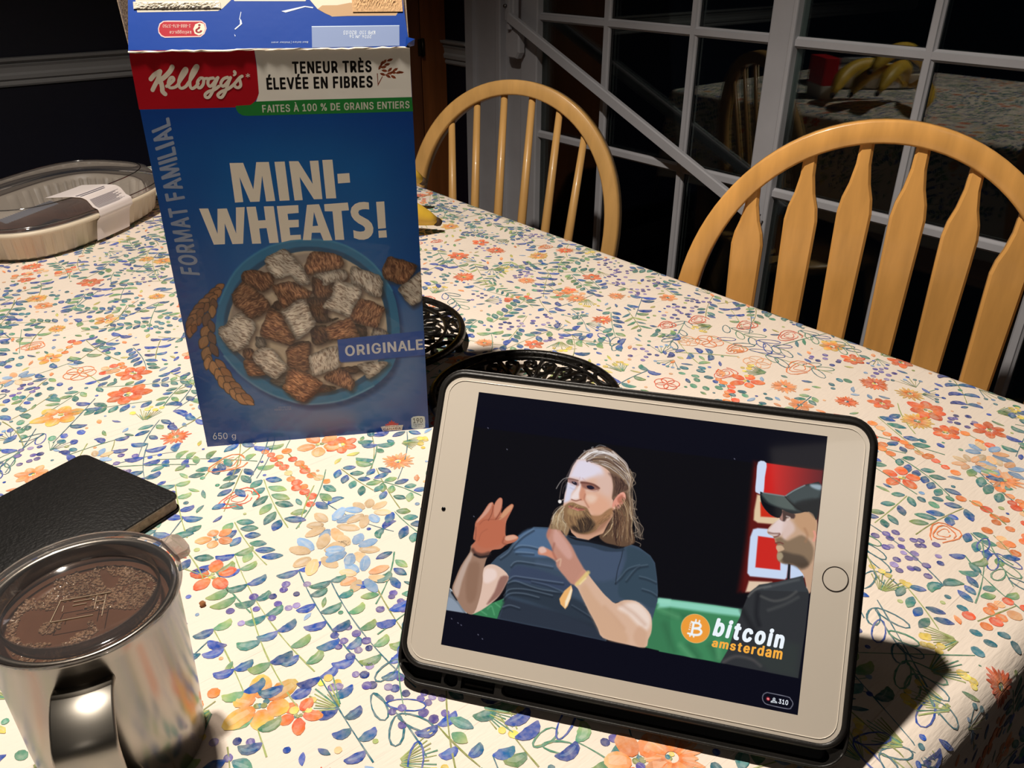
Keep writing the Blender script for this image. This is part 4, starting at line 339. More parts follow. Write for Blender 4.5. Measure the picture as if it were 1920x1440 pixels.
MOTIFS=[('cres',-0.4677,0.1406,-0.3382,0.1336),('cres',-0.4245,0.1672,-0.3239,0.1572),('cres',-0.4013,0.1787,-0.2909,0.1725),('cres',-0.3833,0.2005,-0.3034,0.1884),('cres',-0.4114,0.1271,-0.3198,0.1141),('cres',-0.4085,0.1015,-0.3025,0.087),('cres',-0.4674,0.1235,-0.4069,0.1251),('cres',-0.3326,0.134,-0.2644,0.1282),('cres',-0.2623,0.1671,-0.2272,0.1693),('cres',-0.2503,0.1983,-0.2079,0.1926),('cres',-0.2069,0.2181,-0.1817,0.2244),('oval',-0.5394,0.1956,-0.4715,0.1826),('oval',-0.5643,0.1888,-0.5193,0.1545),('oval',-0.502,0.1554,-0.4432,0.1529),('oval',-0.5139,0.2501,-0.4722,0.2546),('oval',-0.4847,0.2622,-0.4428,0.2794),('oval',-0.4387,0.2526,-0.3977,0.2533),('oval',-0.5888,0.1835,-0.57,0.1582),('oval',-0.2346,0.6151,-0.1846,0.5936),('oval',-0.1533,0.5599,-0.1188,0.5471),('oval',-0.1547,0.47,-0.1227,0.4482),('oval',-0.1881,0.647,-0.1502,0.6246),('oval',-0.2056,0.5681,-0.2039,0.5178),('berr',-0.5727,0.2158,-0.4911,0.2098),('berr',-0.2754,0.6461,-0.2019,0.6302),('berr',-0.5629,0.2277,-0.5113,0.2297),('berr',-0.2122,0.4883,-0.204,0.4887),('purp',-0.3542,0.1966),('purp',-0.3485,0.1569),('purp',-0.3386,0.1622),('purp',-0.2896,0.168),('purp',-0.3209,0.1483),('purp',-0.1767,0.5125),('purp',-0.1615,0.5128),('purp',-0.187,0.5094),('purp',-0.163,0.4933),('purp',-0.2766,0.1664),('purp',-0.1874,0.2264),('purp',-0.7295,0.5584),('purp',-0.6378,0.5709),('purp',-0.6454,0.5382),('flow',-0.4558,0.1206,0.016),('flow',-0.4928,0.1376,0.013),('flow',-0.3364,0.0997,0.02),('flow',-0.2209,0.5891,0.016),('flow',-0.256,0.6842,0.014),('flow',-0.2592,0.7103,0.018),('flow',-0.3171,0.7211,0.013),('flow',-0.3582,0.753,0.012),('flow',-0.3895,0.7647,0.013),('flow',-0.3239,0.7853,0.013),('flow',-0.5572,0.2542,0.018),('flow',-0.5458,0.2681,0.014),('flow',-0.6632,0.0564,0.012),('flow',-0.7491,0.0974,0.02),('flow',-0.7506,0.1579,0.02),('flow',-0.7919,0.176,0.016),('flow',-0.981,0.6978,0.014),('flow',-0.8944,0.6861,0.014),('flow',-0.868,0.6291,0.014),('flow',-0.8533,0.6822,0.013),('flow',-0.7996,0.7133,0.014),('flow',-0.7986,0.5863,0.014),('flow',-0.696,0.7124,0.012),('flow',-0.793,0.7565,0.012),('flow',-1.1814,0.8147,0.01),('flow',-0.399,0.6297,0.016),('flow',-0.3696,0.6484,0.013),('flow',-0.1764,0.2348,0.02),('flow',-0.1679,0.25,0.016),('flow',-0.3165,0.1124,0.012),('flow',-1.0763,0.2154,0.014),('flow',-0.9439,0.1956,0.014),('flow',-1.0611,0.1513,0.012),('flow',-1.2286,0.2197,0.012),('flow',-1.1847,0.1732,0.012),('flow',-0.1678,0.648,0.014),('flow',-0.339,0.6285,0.012),('flow',-0.6571,0.6472,0.013),('flow',-0.5921,0.6268,0.012),('flow',-0.6468,0.1651,0.012),('tulp',-0.5236,0.7108,0.014),('tulp',-0.48,0.6748,0.016),('tulp',-0.4944,0.6571,0.013),('tulp',-0.4802,0.7406,0.014),('tulp',-0.4336,0.753,0.016),('tulp',-0.4168,0.6718,0.015),('tulp',-0.3825,0.6949,0.018),('tulp',-0.4498,0.6807,0.014),('tulp',-0.4227,0.6274,0.014),('tulp',-0.5367,0.6715,0.012),('tulp',-0.5785,0.1837,0.016),('tulp',-0.5277,0.1706,0.016),('tulp',-0.3013,0.6289,0.014),('tulp',-0.825,0.1356,0.016),('tulp',-0.9209,0.1142,0.014),('tulp',-0.4446,0.5653,0.013),('tulp',-0.1656,0.5449,0.014),('blue',-0.4547,0.208,0.02),('blue',-0.4314,0.1848,0.022),('blue',-0.4211,0.2063,0.02),('blue',-0.3924,0.1978,0.018),('blue',-0.4513,0.2373,0.018),('blue',-0.1933,0.6782,0.018),('blue',-0.1744,0.6637,0.018),('blue',-0.1944,0.6515,0.014),('blue',-0.6553,0.1025,0.014),('blue',-0.8522,0.0846,0.016),('outl',-0.4886,0.6857,-0.3557,0.7093),('outl',-0.4953,0.7222,-0.4106,0.7185),('outl',-0.4343,0.7742,-0.3683,0.7703),('outl',-0.2048,0.4972,-0.1686,0.4612),('outl',-0.1578,0.435,-0.1245,0.4119),('outl',-0.1225,0.4079,-0.092,0.3845),('outl',-0.3031,0.1517,-0.2494,0.1513),('outl',-0.1127,0.3322,-0.0868,0.3392),('outl',-0.2189,0.1985,-0.213,0.2161),('outl',-0.1432,0.5626,-0.1097,0.5247),('rnd',-0.4185,0.5972),('rnd',-0.3954,0.5999),('rnd',-0.3731,0.6108),('rnd',-0.3488,0.601),('rnd',-0.4428,0.6029),('rnd',-0.3858,0.5713),('rnd',-0.7439,0.0745),('rnd',-0.7944,0.0725),('rnd',-0.6982,0.089),('rnd',-0.8066,0.0977),('yell',-0.1104,0.4097),('yell',-0.1102,0.4495),('yell',-0.1633,0.4516),('yell',-0.088,0.395),('yell',-0.1022,0.3245),('yell',-0.0929,0.351),('yell',-0.2559,0.1915),('yell',-0.3048,0.1323),('yell',-0.5809,0.5512),('yell',-0.3959,0.6601),('yell',-0.649,0.6571),('yell',-0.3766,-0.0078),('yell',-0.4291,-0.0069),('yell',-0.518,0.3087),('yell',-0.3498,0.0777),('yell',-0.6914,0.153)]
# ------------------------------------------------------------------ the room
FLOOR_Z = -0.75; CEIL_Z = 1.66; XL = -2.2; YB = 1.375; XR = 1.9; YF = -1.7
navy = mat('navy_paint', (7, 10, 32), 0.55, vary=0.12, scale=8, bump=0.15, bscale=300)
trim_m = mat('grey_white_trim_paint', (160, 160, 162), 0.45, vary=0.05, scale=10)
door_m = mat('white_vinyl', (178, 178, 184), 0.4, vary=0.05, scale=14, bump=0.1, bscale=60)
floor_m = mat('dark_floor_boards', (70, 48, 34), 0.45, vary=0.3, scale=6, stretch=(1, 8, 1))
ceil_m = mat('ceiling_paint', (150, 146, 140), 0.8, vary=0.03, scale=30)
def wall(name, lo, hi, m): return tag(MB().box(lo, hi).build(name, m), kind='structure')
wall('floor', (XL - .1, YF - .1, FLOOR_Z - .08), (XR + .1, YB + .1, FLOOR_Z), floor_m)
wall('ceiling', (XL - .1, YF - .1, CEIL_Z), (XR + .1, YB + .1, CEIL_Z + .08), ceil_m)
wall('wall_left', (XL - .1, YF - .1, FLOOR_Z), (XL, YB + .1, CEIL_Z), navy)
wall('wall_right', (XR, YF - .1, FLOOR_Z), (XR + .1, YB + .1, CEIL_Z), navy)
wall('wall_front', (XL, YF - .1, FLOOR_Z), (XR, YF, CEIL_Z), navy)
DX0, DX1, DZ1 = -1.816, 0.18, 1.30
w = MB().box((XL, YB, FLOOR_Z), (DX0, YB + .12, CEIL_Z)).box((DX1, YB, FLOOR_Z), (XR, YB + .12, CEIL_Z)).box((DX0, YB, DZ1), (DX1, YB + .12, CEIL_Z))
tag(w.build('wall_back', navy), kind='structure')
# chair rail: moulded strip at 0.88 m
prof = [(0, -.060), (.006, -.060), (.009, -.056), (.009, -.051), (.006, -.048), (.013, -.044), (.014, -.036), (.010, -.031), (.012, -.020), (.016, -.014), (.010, -.012), (.022, -.006), (.024, -.001), (.022, .0), (0, .0)]
def rail(name, a, b, nrm):
    mb = MB(); rings = [[V(p) + V(nrm) * d + V((0, 0, .148 + z)) for d, z in prof] for p in (a, b)]
    mb.loft(rings, True, True, True, False); tag(mb.build(name, trim_m), kind='structure')
rail('trim_1', (XL, YF, 0), (XL, YB, 0), (1, 0, 0)); rail('trim_2', (XL + .024, YB, 0), (DX0 - .001, YB, 0), (0, -1, 0))
# skirting
tag(MB().box((XL, YF, FLOOR_Z), (XL + .015, YB, FLOOR_Z + .1)).build('baseboard_left', trim_m), kind='structure')

# sliding patio door
door = MB().box((DX0, YB - .020, FLOOR_Z), (DX0 + .030, YB + .10, DZ1)).box((DX0 + .030, YB - .008, FLOOR_Z), (DX0 + .115, YB + .10, DZ1)).box((DX0 + .115, YB - .016, FLOOR_Z), (DX0 + .135, YB + .10, DZ1), bev=.003).box((DX0 + .135, YB + .004, FLOOR_Z), (DX0 + .198, YB + .10, DZ1)) \
    .box((DX1 - .12, YB - .020, FLOOR_Z), (DX1, YB + .10, DZ1)).box((DX0, YB - .020, DZ1 - .06), (DX1, YB + .10, DZ1)).box((DX0, YB - .01, FLOOR_Z), (DX1, YB + .10, FLOOR_Z + .03)).build('door_1', door_m)
tag(door, kind='structure')
glass = mat_clear('window_glass', (0.9, 1.0, 0.97), 0.055, 0.012, 0.9, 0.9)
def panel(x0, x1, xs, y, sl, sr):
    st = MB().box((x0 - sl, y - .018, FLOOR_Z + .03), (x0, y + .022, DZ1 - .06), bev=.003).build('stile', door_m, door)
    MB().box((x1, y - .018, FLOOR_Z + .03), (x1 + sr, y + .022, DZ1 - .06), bev=.003).build('stile', door_m, door)
    MB().box((x0, y - .018, FLOOR_Z + .03), (x1, y + .022, FLOOR_Z + .13), bev=.003).build('bottom_rail', door_m, door)
    MB().box((x0, y - .018, DZ1 - .16), (x1, y + .022, DZ1 - .06), bev=.003).build('top_rail', door_m, door)
    MB().box((x0, y, FLOOR_Z + .13), (x1, y + .005, DZ1 - .16)).build('glass_pane', glass, door)
    sec = [(-.009, 0), (-.009, .004), (-.006, .007), (-.005, .010), (.005, .010), (.006, .007), (.009, .004), (.009, 0)]
    for x in xs: MB().loft([[(x + a, y - .0005 - b, z) for a, b in sec] for z in (FLOOR_Z + .13, DZ1 - .16)], True, True, True, False).build('muntin', door_m, door)
    for z in (-.57, -.305, -.040, .224, .487, .75, 1.0): MB().loft([[(x, y - .0005 - b * .98, z + a * 1.05) for a, b in sec] for x in (x0, x1)], True, True, True, False).build('muntin', door_m, door)
panel(-1.556, -.932, (-1.344, -1.110), YB + .012, .058, .050)
panel(-.872, .06, (-.637, -.400, -.165), YB - .002, .010, .06)
# security bar hinged on the jamb and resting diagonally across the left panel
bar = thing('security_bar', 'white metal security bar leaning diagonally across the left patio door panel', 'security bar', (-1.62, 1.34, .20))
p0 = V((.012, -.010, .022)); p1 = V((.745, -.010, -.284)); d = (p1 - p0).normalized(); s_ = d.cross(V((0, 1, 0))).normalized()
MB().loft([[p + s_ * a + V((0, b, 0)) for a, b in ((-.011, .004), (-.009, .007), (.009, .007), (.011, .004), (.011, -.004), (.009, -.007), (-.009, -.007), (-.011, -.004))] for p in (p0, p1)], True, True, True, False).build('bar', door_m, bar)
MB().box((-.016, -.003, .012), (.016, .015, .10), bev=.003).box((.004, -.012, -.004), (.012, -.002, .06), bev=.001).build('pivot_bracket', door_m, bar)
MB().lathe([(0, 0), (.004, 0), (.004, .006), (0, .006)], 12).build('screw', mat('screw_steel', (130, 130, 132), .35, .9), bar)
bar.children[-1].location = (-.010, -.003, .045); bar.children[-1].rotation_euler = (math.radians(90), 0, 0)
# small octagonal sensor on the jamb
oc = [(-.014, -.034), (.014, -.034), (.024, -.020), (.024, .020), (.014, .034), (-.014, .034), (-.024, .020), (-.024, -.020)]
mb = MB(); mb.loft([[(a * k, -y, b * k) for a, b in oc] for k, y in ((1, 0), (1, .014), (.9, .019))], True, True, True, False)
sn = mb.build('door_sensor', door_m); sn.location = (-1.612, YB - .0165, .166); tag(sn, 'white octagonal plastic sensor on the door jamb below the bar hinge', 'sensor')
# tall wooden cupboard in the corner
wood_d = mat('varnished_brown_wood', (128, 76, 40), .38, vary=.22, scale=7, stretch=(6, 6, .5), bump=.1, bscale=40)
wood_dd = mat('varnished_brown_wood_door', (104, 60, 32), .4, vary=.22, scale=7, stretch=(6, 6, .5), bump=.1, bscale=40)
cab = thing('corner_cupboard', 'tall brown wooden cupboard in the corner left of the patio door', 'cupboard', (-2.05, 1.08, FLOOR_Z))
MB().box((-.145, -.30, 0), (.12, .29, 2.1)).build('carcass', wood_d, cab)
MB().box((.12, .212, 0), (.128, .290, 2.1), bev=.001).build('face_frame', wood_d, cab)
dr = MB().box((.1205, -.29, .06), (.136, .205, 2.06), bev=.002).build('door', wood_dd, cab)
MB().box((.1362, -.22, .14), (.141, .135, 1.98), bev=.004).build('raised_panel', wood_dd, dr)
hm = mat('dark_hinge_metal', (52, 44, 38), .4, .8)
for z in (.25, .885, 1.75): MB().box((.1285, .196, z - .02), (.139, .216, z + .02), bev=.001).lathe([(0, -.022), (.004, -.022), (.004, .022), (0, .022)], 10, (.141, .208, z)).build('hinge', hm, dr)
# ------------------------------------------------------------------ table and printed cloth
TX0, TX1, TY0, TY1, TR = -1.66, -.076, -.21, .806, .020
oak = mat('oak_table_wood', (150, 100, 55), .45, vary=.2, scale=6, stretch=(.6, 6, 6))
tb = thing('dining_table', 'long wooden dining table hidden under a floral tablecloth', 'table', ((TX0 + TX1) / 2, (TY0 + TY1) / 2, FLOOR_Z))
hx, hy = (TX1 - TX0) / 2 - .007, (TY1 - TY0) / 2 - .007
MB().box((-hx, -hy, -FLOOR_Z - .028), (hx, hy, -FLOOR_Z - .0012), bev=.010).build('tabletop', oak, tb)
MB().box((-hx + .08, -hy + .08, -FLOOR_Z - .11), (hx - .08, hy - .08, -FLOOR_Z - .0285)).build('apron', oak, tb)
for sx in (-1, 1):
    for sy in (-1, 1):
        MB().lathe([(0, 0), (.022, 0), (.028, .04), (.024, .10), (.034, .35), (.038, .50), (.026, .56), (.036, .60), (.036, .64), (0, .64)], 20, (sx * (hx - .1), sy * (hy - .1), 0)).build('leg', oak, tb)
def cloth_at(x, y, lift=0.0):
    """flat cloth coordinates -> draped surface (numpy)"""
    qx = np.clip(x, TX0 + TR, TX1 - TR); qy = np.clip(y, TY0 + TR, TY1 - TR); dx = x - qx; dy = y - qy; d = np.hypot(dx, dy); s = np.maximum(d, 1e-9); ux = dx / s; uy = dy / s
    a = np.minimum(d / TR, np.pi / 2); over = np.maximum(d - TR * np.pi / 2, 0); fold = np.clip(over / .10, 0, 1) ** 1.3
    per = qx * 1.0 - qy * 1.0 + np.arctan2(dy, dx) * .05
    wv = (1.05 + np.sin(per * 47) * .5 + np.sin(per * 29 + 1.3) * .5) * .012 * fold
    out = np.sin(a) * (TR + lift) + wv + over * .05 + lift * (over > 0) * .3
    z = (np.cos(a) - 1) * TR + np.cos(a) * lift - over * .995
    wr = (vnoise(x * 5 + 20, y * 5 + 20, 31) - .5) * .0006
    return np.stack([qx + ux * out, qy + uy * out, z + wr * (d < 1e-6)], -1)
DROP = .24
ax = np.concatenate([np.arange(TX0 - DROP, TX0 + .03, .006), np.arange(TX0 + .03, TX1 - .03, .02), np.arange(TX1 - .03, TX1 + DROP, .004)])
ay = np.concatenate([np.arange(TY0 - DROP, TY0 + .03, .006), np.arange(TY0 + .03, TY1 - .03, .02), np.arange(TY1 - .03, TY1 + DROP, .004)])
gx, gy = np.meshgrid(ax, ay); P3 = cloth_at(gx, gy).reshape(-1, 3); nx, ny = len(ax), len(ay)
ii = np.arange(nx * ny).reshape(ny, nx); F = np.stack([ii[:-1, :-1], ii[:-1, 1:], ii[1:, 1:], ii[1:, :-1]], -1).reshape(-1, 4)
me = bpy.data.meshes.new('tablecloth'); me.from_pydata(P3.tolist(), [], F.tolist()); me.polygons.foreach_set('use_smooth', [True] * len(F))
def weave_nodes(m, base=None):
    nt = m.node_tree; N = nt.nodes; L = nt.links; b = N['Principled BSDF']; b.inputs['Sheen Weight'].default_value = .12
    tc = N.new('ShaderNodeTexCoord'); hs = []
    for rot, sc, st in ((.62, 430, (1, .18, 1)), (.62 + math.pi / 2, 430, (1, .18, 1))):
        mp = N.new('ShaderNodeMapping'); mp.inputs['Rotation'].default_value = (0, 0, rot); mp.inputs['Scale'].default_value = st; L.new(tc.outputs['Object'], mp.inputs[0])
        w = N.new('ShaderNodeTexNoise'); w.inputs['Scale'].default_value = sc; w.inputs['Detail'].default_value = 2; L.new(mp.outputs[0], w.inputs['Vector']); hs.append(w)
    a = N.new('ShaderNodeMath'); a.operation = 'ADD'; L.new(hs[0].outputs[0], a.inputs[0]); L.new(hs[1].outputs[0], a.inputs[1])
    # slubs: long sparse thicker threads
    mp = N.new('ShaderNodeMapping'); mp.inputs['Rotation'].default_value = (0, 0, .62); mp.inputs['Scale'].default_value = (1, .03, 1); L.new(tc.outputs['Object'], mp.inputs[0])
    w = N.new('ShaderNodeTexNoise'); w.inputs['Scale'].default_value = 260; L.new(mp.outputs[0], w.inputs['Vector'])
    r = N.new('ShaderNodeMapRange'); r.inputs[1].default_value = .64; r.inputs[2].default_value = .72; L.new(w.outputs[0], r.inputs[0])
    a2 = N.new('ShaderNodeMath'); a2.operation = 'ADD'; L.new(a.outputs[0], a2.inputs[0]); L.new(r.outputs[0], a2.inputs[1])
    bp = N.new('ShaderNodeBump'); bp.inputs['Strength'].default_value = .55; bp.inputs['Distance'].default_value = .0006; L.new(a2.outputs[0], bp.inputs['Height']); L.new(bp.outputs[0], b.inputs['Normal'])
    return r
cm = mat('cream_woven_cotton', (240, 226, 212), .85, vary=.03, scale=9, spec=.25)
weave_nodes(cm); me.materials.append(cm)
cloth = bpy.data.objects.new('tablecloth', me); scene.collection.objects.link(cloth)
tag(cloth, 'cream tablecloth printed with orange, blue and green flowers over the dining table', 'tablecloth')

C_ = dict(blue=(34, 78, 172), dblue=(34, 56, 128), teal=(40, 110, 128), green=(76, 142, 116), lgreen=(158, 176, 104), olive=(140, 150, 84), orange=(238, 128, 62), red=(228, 88, 52), peach=(242, 176, 128), yellow=(232, 202, 92), purple=(86, 78, 152), lilac=(142, 130, 184), sky=(124, 160, 200), tan=(206, 178, 140))
class Print:
    def __init__(s, seed):
        s.r = random.Random(seed); s.v = []; s.f = []; s.c = []; s.n = 0; s.cell = .0022; s.x0 = TX0 - .25; s.y0 = TY0 - .25
        s.occ = np.zeros((int((TY1 - TY0 + .5) / s.cell) + 2, int((TX1 - TX0 + .5) / s.cell) + 2), bool)
    def ij(s, x, y): return int((y - s.y0) / s.cell), int((x - s.x0) / s.cell)
    def free(s, x, y, r=.002):
        i, j = s.ij(x, y); k = max(0, int(r / s.cell))
        if i < 3 or j < 3 or i >= s.occ.shape[0] - 3 or j >= s.occ.shape[1] - 3: return False
        return not s.occ[i - k:i + k + 1, j - k:j + k + 1].any()
    def mark(s, x, y, r=.003):
        i, j = s.ij(x, y); k = max(1, int(r / s.cell)); s.occ[max(0, i - k):i + k + 1, max(0, j - k):j + k + 1] = True
    def strip(s, L, R, cols, lift=1):
        n = len(L); s.v += L + R; s.c += cols + cols; o = s.n
        s.f += [(o + i, o + i + 1, o + n + i + 1, o + n + i) for i in range(n - 1)]; s.n += 2 * n; s.k = (getattr(s, 'k', 0) + 1) % 14; s.lifts += [lift + s.k * .22] * (2 * n)
    lifts = []
    def leaf(s, x, y, l, w, ang, c1, c2=None, curl=0.0, lift=1, chk=True, inner=True, tip=.85):
        """leaf with its base at (x, y)"""
        cx = x + math.cos(ang + curl * .5) * l * .5; cy = y + math.sin(ang + curl * .5) * l * .5
        if chk and not (s.free(cx, cy, w * .35) and s.free(x + math.cos(ang + curl) * l * .85, y + math.sin(ang + curl) * l * .85, .001)): return False
        c2 = c2 or c1; n = 7; L = []; R = []; cols = []; px, py = x, y; a = ang; j = s.r.uniform(.86, 1.12)
        for i in range(n):
            t = i / (n - 1); wd = w * .5 * (math.sin(math.pi * min(1, t * .93 + .04)) ** tip); nx_, ny_ = -math.sin(a), math.cos(a); k = s.r.uniform(.88, 1.1)
            L.append((px + nx_ * wd * k, py + ny_ * wd * k)); R.append((px - nx_ * wd, py - ny_ * wd)); cols.append(tuple(min(255, max(0, (c1[q] * (1 - t) + c2[q] * t) * j)) for q in range(3)))
            if i % 2: s.mark(px, py, w * .4)
            px += math.cos(a) * l / (n - 1); py += math.sin(a) * l / (n - 1); a += curl / (n - 1)
        s.strip(L, R, cols, lift)
        if inner and s.r.random() < .6:
            k0, k1 = 1, n - 2; f = s.r.uniform(.2, .42); o = s.r.uniform(-.25, .25)
            L2 = [tuple(L[i][q] * (.5 + f / 2 + o * .3) + R[i][q] * (.5 - f / 2 - o * .3) for q in (0, 1)) for i in range(k0, k1 + 1)]; R2 = [tuple(L[i][q] * (.5 - f / 2 + o) + R[i][q] * (.5 + f / 2 - o) for q in (0, 1)) for i in range(k0, k1 + 1)]
            hc = [tuple(v + (218 - v) * .32 for v in cols[i]) for i in range(k0, k1 + 1)]; s.strip(L2, R2, hc, lift + .5)
        return True
    def line(s, pts, w, col, lift=.6, mk=True):
        n = len(pts); L = []; R = []; cols = []
        for i, (x, y) in enumerate(pts):
            a = pts[min(i + 1, n - 1)]; b = pts[max(i - 1, 0)]; d = math.hypot(a[0] - b[0], a[1] - b[1]) or 1; nx_, ny_ = -(a[1] - b[1]) / d, (a[0] - b[0]) / d; ww = w * .5 * s.r.uniform(.55, 1.25)
            L.append((x + nx_ * ww, y + ny_ * ww)); R.append((x - nx_ * ww, y - ny_ * ww)); cols.append(col)
            if mk: s.mark(x, y, .0015)
        s.strip(L, R, cols, lift)
    def stem(s, x, y, x2, y2, bend, n=10):
        mx = (x + x2) / 2 - (y2 - y) * bend; my = (y + y2) / 2 + (x2 - x) * bend
        return [((1 - t) ** 2 * x + 2 * t * (1 - t) * mx + t * t * x2, (1 - t) ** 2 * y + 2 * t * (1 - t) * my + t * t * y2) for t in [i / (n - 1) for i in range(n)]]
    def branch(s, x, y, x2, y2, style, ll=None):
        r = s.r; L = math.hypot(x2 - x, y2 - y); ll = ll or r.uniform(.0125, .0165); n = max(4, int(L / (ll * .62))); P = s.stem(x, y, x2, y2, r.uniform(-.12, .12), n + 1)
        s.line(P, .0009, C_[r.choice(['lgreen', 'green', 'teal', 'olive'])], .5, False); mixd = r.random()
        for i in range(n):
            ax_, ay_ = P[i]; bx, by = P[i + 1]; a = math.atan2(by - ay_, bx - ax_)
            for sd in (-1, 1):
                if r.random() < .06: continue
                if style == 'cres':
                    c = r.choice([('blue', 'blue'), ('blue', 'teal'), ('teal', 'green'), ('green', 'lgreen')]) if mixd > .3 else r.choice([('blue', 'dblue'), ('blue', 'blue'), ('teal', 'blue')])
                    s.leaf(ax_, ay_, ll * r.uniform(.85, 1.2), ll * .50, a + sd * 1.15 + math.pi * 0, C_[c[0]], C_[c[1]], sd * r.uniform(-1.9, -1.2) * -1, 1, True)
                elif style == 'oval':
                    c = r.choice([('teal', 'green'), ('teal', 'blue'), ('green', 'lgreen'), ('green', 'teal'), ('blue', 'teal')]); q = .0015
                    s.leaf(ax_ + math.cos(a + sd * 1.57) * q, ay_ + math.sin(a + sd * 1.57) * q, ll * r.uniform(.7, 1), ll * .48, a + sd * r.uniform(.7, 1.1), C_[c[0]], C_[c[1]], 0, 1, True)
                elif style == 'fern':
                    c = C_[r.choice(['green', 'teal', 'lgreen'])]; s.leaf(ax_, ay_, ll * r.uniform(.8, 1.1), ll * .24, a + sd * .75, c, c, sd * .3, 1, True, False)
                elif style == 'outl':
                    s.oleaf(ax_, ay_, ll * r.uniform(1.1, 1.6), ll * .45, a + sd * r.uniform(.4, .8), C_[r.choice(['teal', 'blue', 'green', 'teal'])])
    def oleaf(s, x, y, l, w, a, c, chk=True):
        if chk and not s.free(x + math.cos(a) * l * .6, y + math.sin(a) * l * .6, .0015): return
        pts = []
        for i in range(13):
            t = i / 12 * 2 * math.pi; u = (1 - math.cos(t)) / 2; v = math.sin(t) * (.5 + .2 * u) * w; pts.append((x + math.cos(a) * l * u - math.sin(a) * v, y + math.sin(a) * l * u + math.cos(a) * v))
        s.line(pts, .0011, c, 1, True); s.mark(x + math.cos(a) * l * .5, y + math.sin(a) * l * .5, w * .4)
    def dot(s, x, y, rad, c, chk=True, el=1.0):
        if chk and not s.free(x, y, rad * .5): return
        s.leaf(x - rad, y, rad * 2, rad * 2 * el, s.r.uniform(-.5, .5), c, tuple(min(255, v * 1.12) for v in c), 0, 1, False, True, .5)
    def flower(s, x, y, R_, chk=False):
        r = s.r; k = r.choice([5, 6, 7]); a0 = r.uniform(0, 6); c = r.choice([('orange', 'red'), ('orange', 'peach'), ('red', 'orange'), ('orange', 'yellow')]); fuzzy = r.random() < .45
        for i in range(k * (3 if fuzzy else 1)):
            a = a0 + i * 2 * math.pi / (k * (3 if fuzzy else 1)); s.leaf(x + math.cos(a) * R_ * .22, y + math.sin(a) * R_ * .22, R_ * r.uniform(.6, .95), R_ * (.24 if fuzzy else .62), a, C_[c[0]], C_[c[1]], 0, 1 + .1 * (i % 3), False, True, .6)
        for i in range(4): a = r.uniform(0, 6.3); s.dot(x + math.cos(a) * R_ * .12, y + math.sin(a) * R_ * .12, R_ * .09, C_[r.choice(['teal', 'olive', 'yellow'])], False)
        s.mark(x, y, R_ * .85)
    def bluefl(s, x, y, R_):
        r = s.r; k = 8
        for i in range(k): a = i * 2 * math.pi / k + r.uniform(-.2, .2); c = C_[r.choice(['sky', 'sky', 'tan', 'tan', 'peach'])]; s.leaf(x + math.cos(a) * R_ * .25, y + math.sin(a) * R_ * .25, R_ * r.uniform(.6, .9), R_ * .42, a, c, tuple(min(255, v * 1.1) for v in c), 0, 1, False, True, .6)
        s.mark(x, y, R_ * .8)
    def tulip(s, x, y, R_):
        r = s.r; c = C_[r.choice(['orange', 'red', 'red', 'orange'])]; a0 = r.uniform(0, 6)
        for k in range(3):
            pts = []
            for i in range(15): t = i / 14 * 5.6 + a0 + k; q = R_ * (.95 - .28 * k) * (1 + .15 * math.sin(3 * t + k)); pts.append((x + math.cos(t) * q * .7, y + math.sin(t) * q))
            s.line(pts, .0013 - .0002 * k, c, 1, False)
        if r.random() < .5:
            for i in range(5): a = a0 + i * .5; s.leaf(x, y, R_ * .7, R_ * .16, a, C_['peach'], C_['orange'], 0, .9, False, False)
        s.mark(x, y, R_ * .8)
    def oflower(s, x, y, R_):
        c = C_[s.r.choice(['orange', 'red', 'peach'])]; a0 = s.r.uniform(0, 6)
        for i in range(5): s.oleaf(x, y, R_ * .95, R_ * .8, a0 + i * 1.257, c, False)
        s.mark(x, y, R_ * .7)
    def purple(s, x, y):
        r = s.r
        for i in range(13):
            a = r.uniform(0, 6.3); q = .016 * math.sqrt(r.random()); s.dot(x + math.cos(a) * q, y + math.sin(a) * q, r.uniform(.0022, .003), C_[r.choice(['purple', 'purple', 'lilac', 'dblue'])], True)
    def round_(s, x, y):
        r = s.r
        for i in range(7):
            a = r.uniform(0, 6.3); q = .018 * math.sqrt(r.random()); s.dot(x + math.cos(a) * q, y + math.sin(a) * q, r.uniform(.0034, .0046), C_[r.choice(['teal', 'blue', 'green', 'teal'])], True, .75)
    def berries(s, x, y, x2, y2):
        r = s.r; L = math.hypot(x2 - x, y2 - y); n = int(L / .0085) + 1; P = s.stem(x, y, x2, y2, r.uniform(-.1, .1), n + 1); s.line(P, .0009, C_['olive'], .5, False)
        for i, (a, b) in enumerate(P):
            for sd in (-1, 1): s.dot(a + sd * r.uniform(.003, .006), b + r.uniform(-.003, .003), r.uniform(.0032, .0045), C_[r.choice(['orange', 'orange', 'red', 'peach'])], True)
    def brush(s, x, y):
        r = s.r; a0 = r.uniform(0, 6.3)
        for i in range(11): a = a0 + (i - 5) * .13; q = r.uniform(.014, .024); s.line([(x + math.cos(a) * q * t, y + math.sin(a) * q * t) for t in (.15, .6, 1)], .0008, C_[r.choice(['green', 'lgreen', 'olive'])], .7, True)
        for i in range(6): a = a0 + r.uniform(-.7, .7); q = r.uniform(.018, .026); s.dot(x + math.cos(a) * q, y + math.sin(a) * q, r.uniform(.0018, .003), C_['yellow'], False)
        s.mark(x, y, .006)
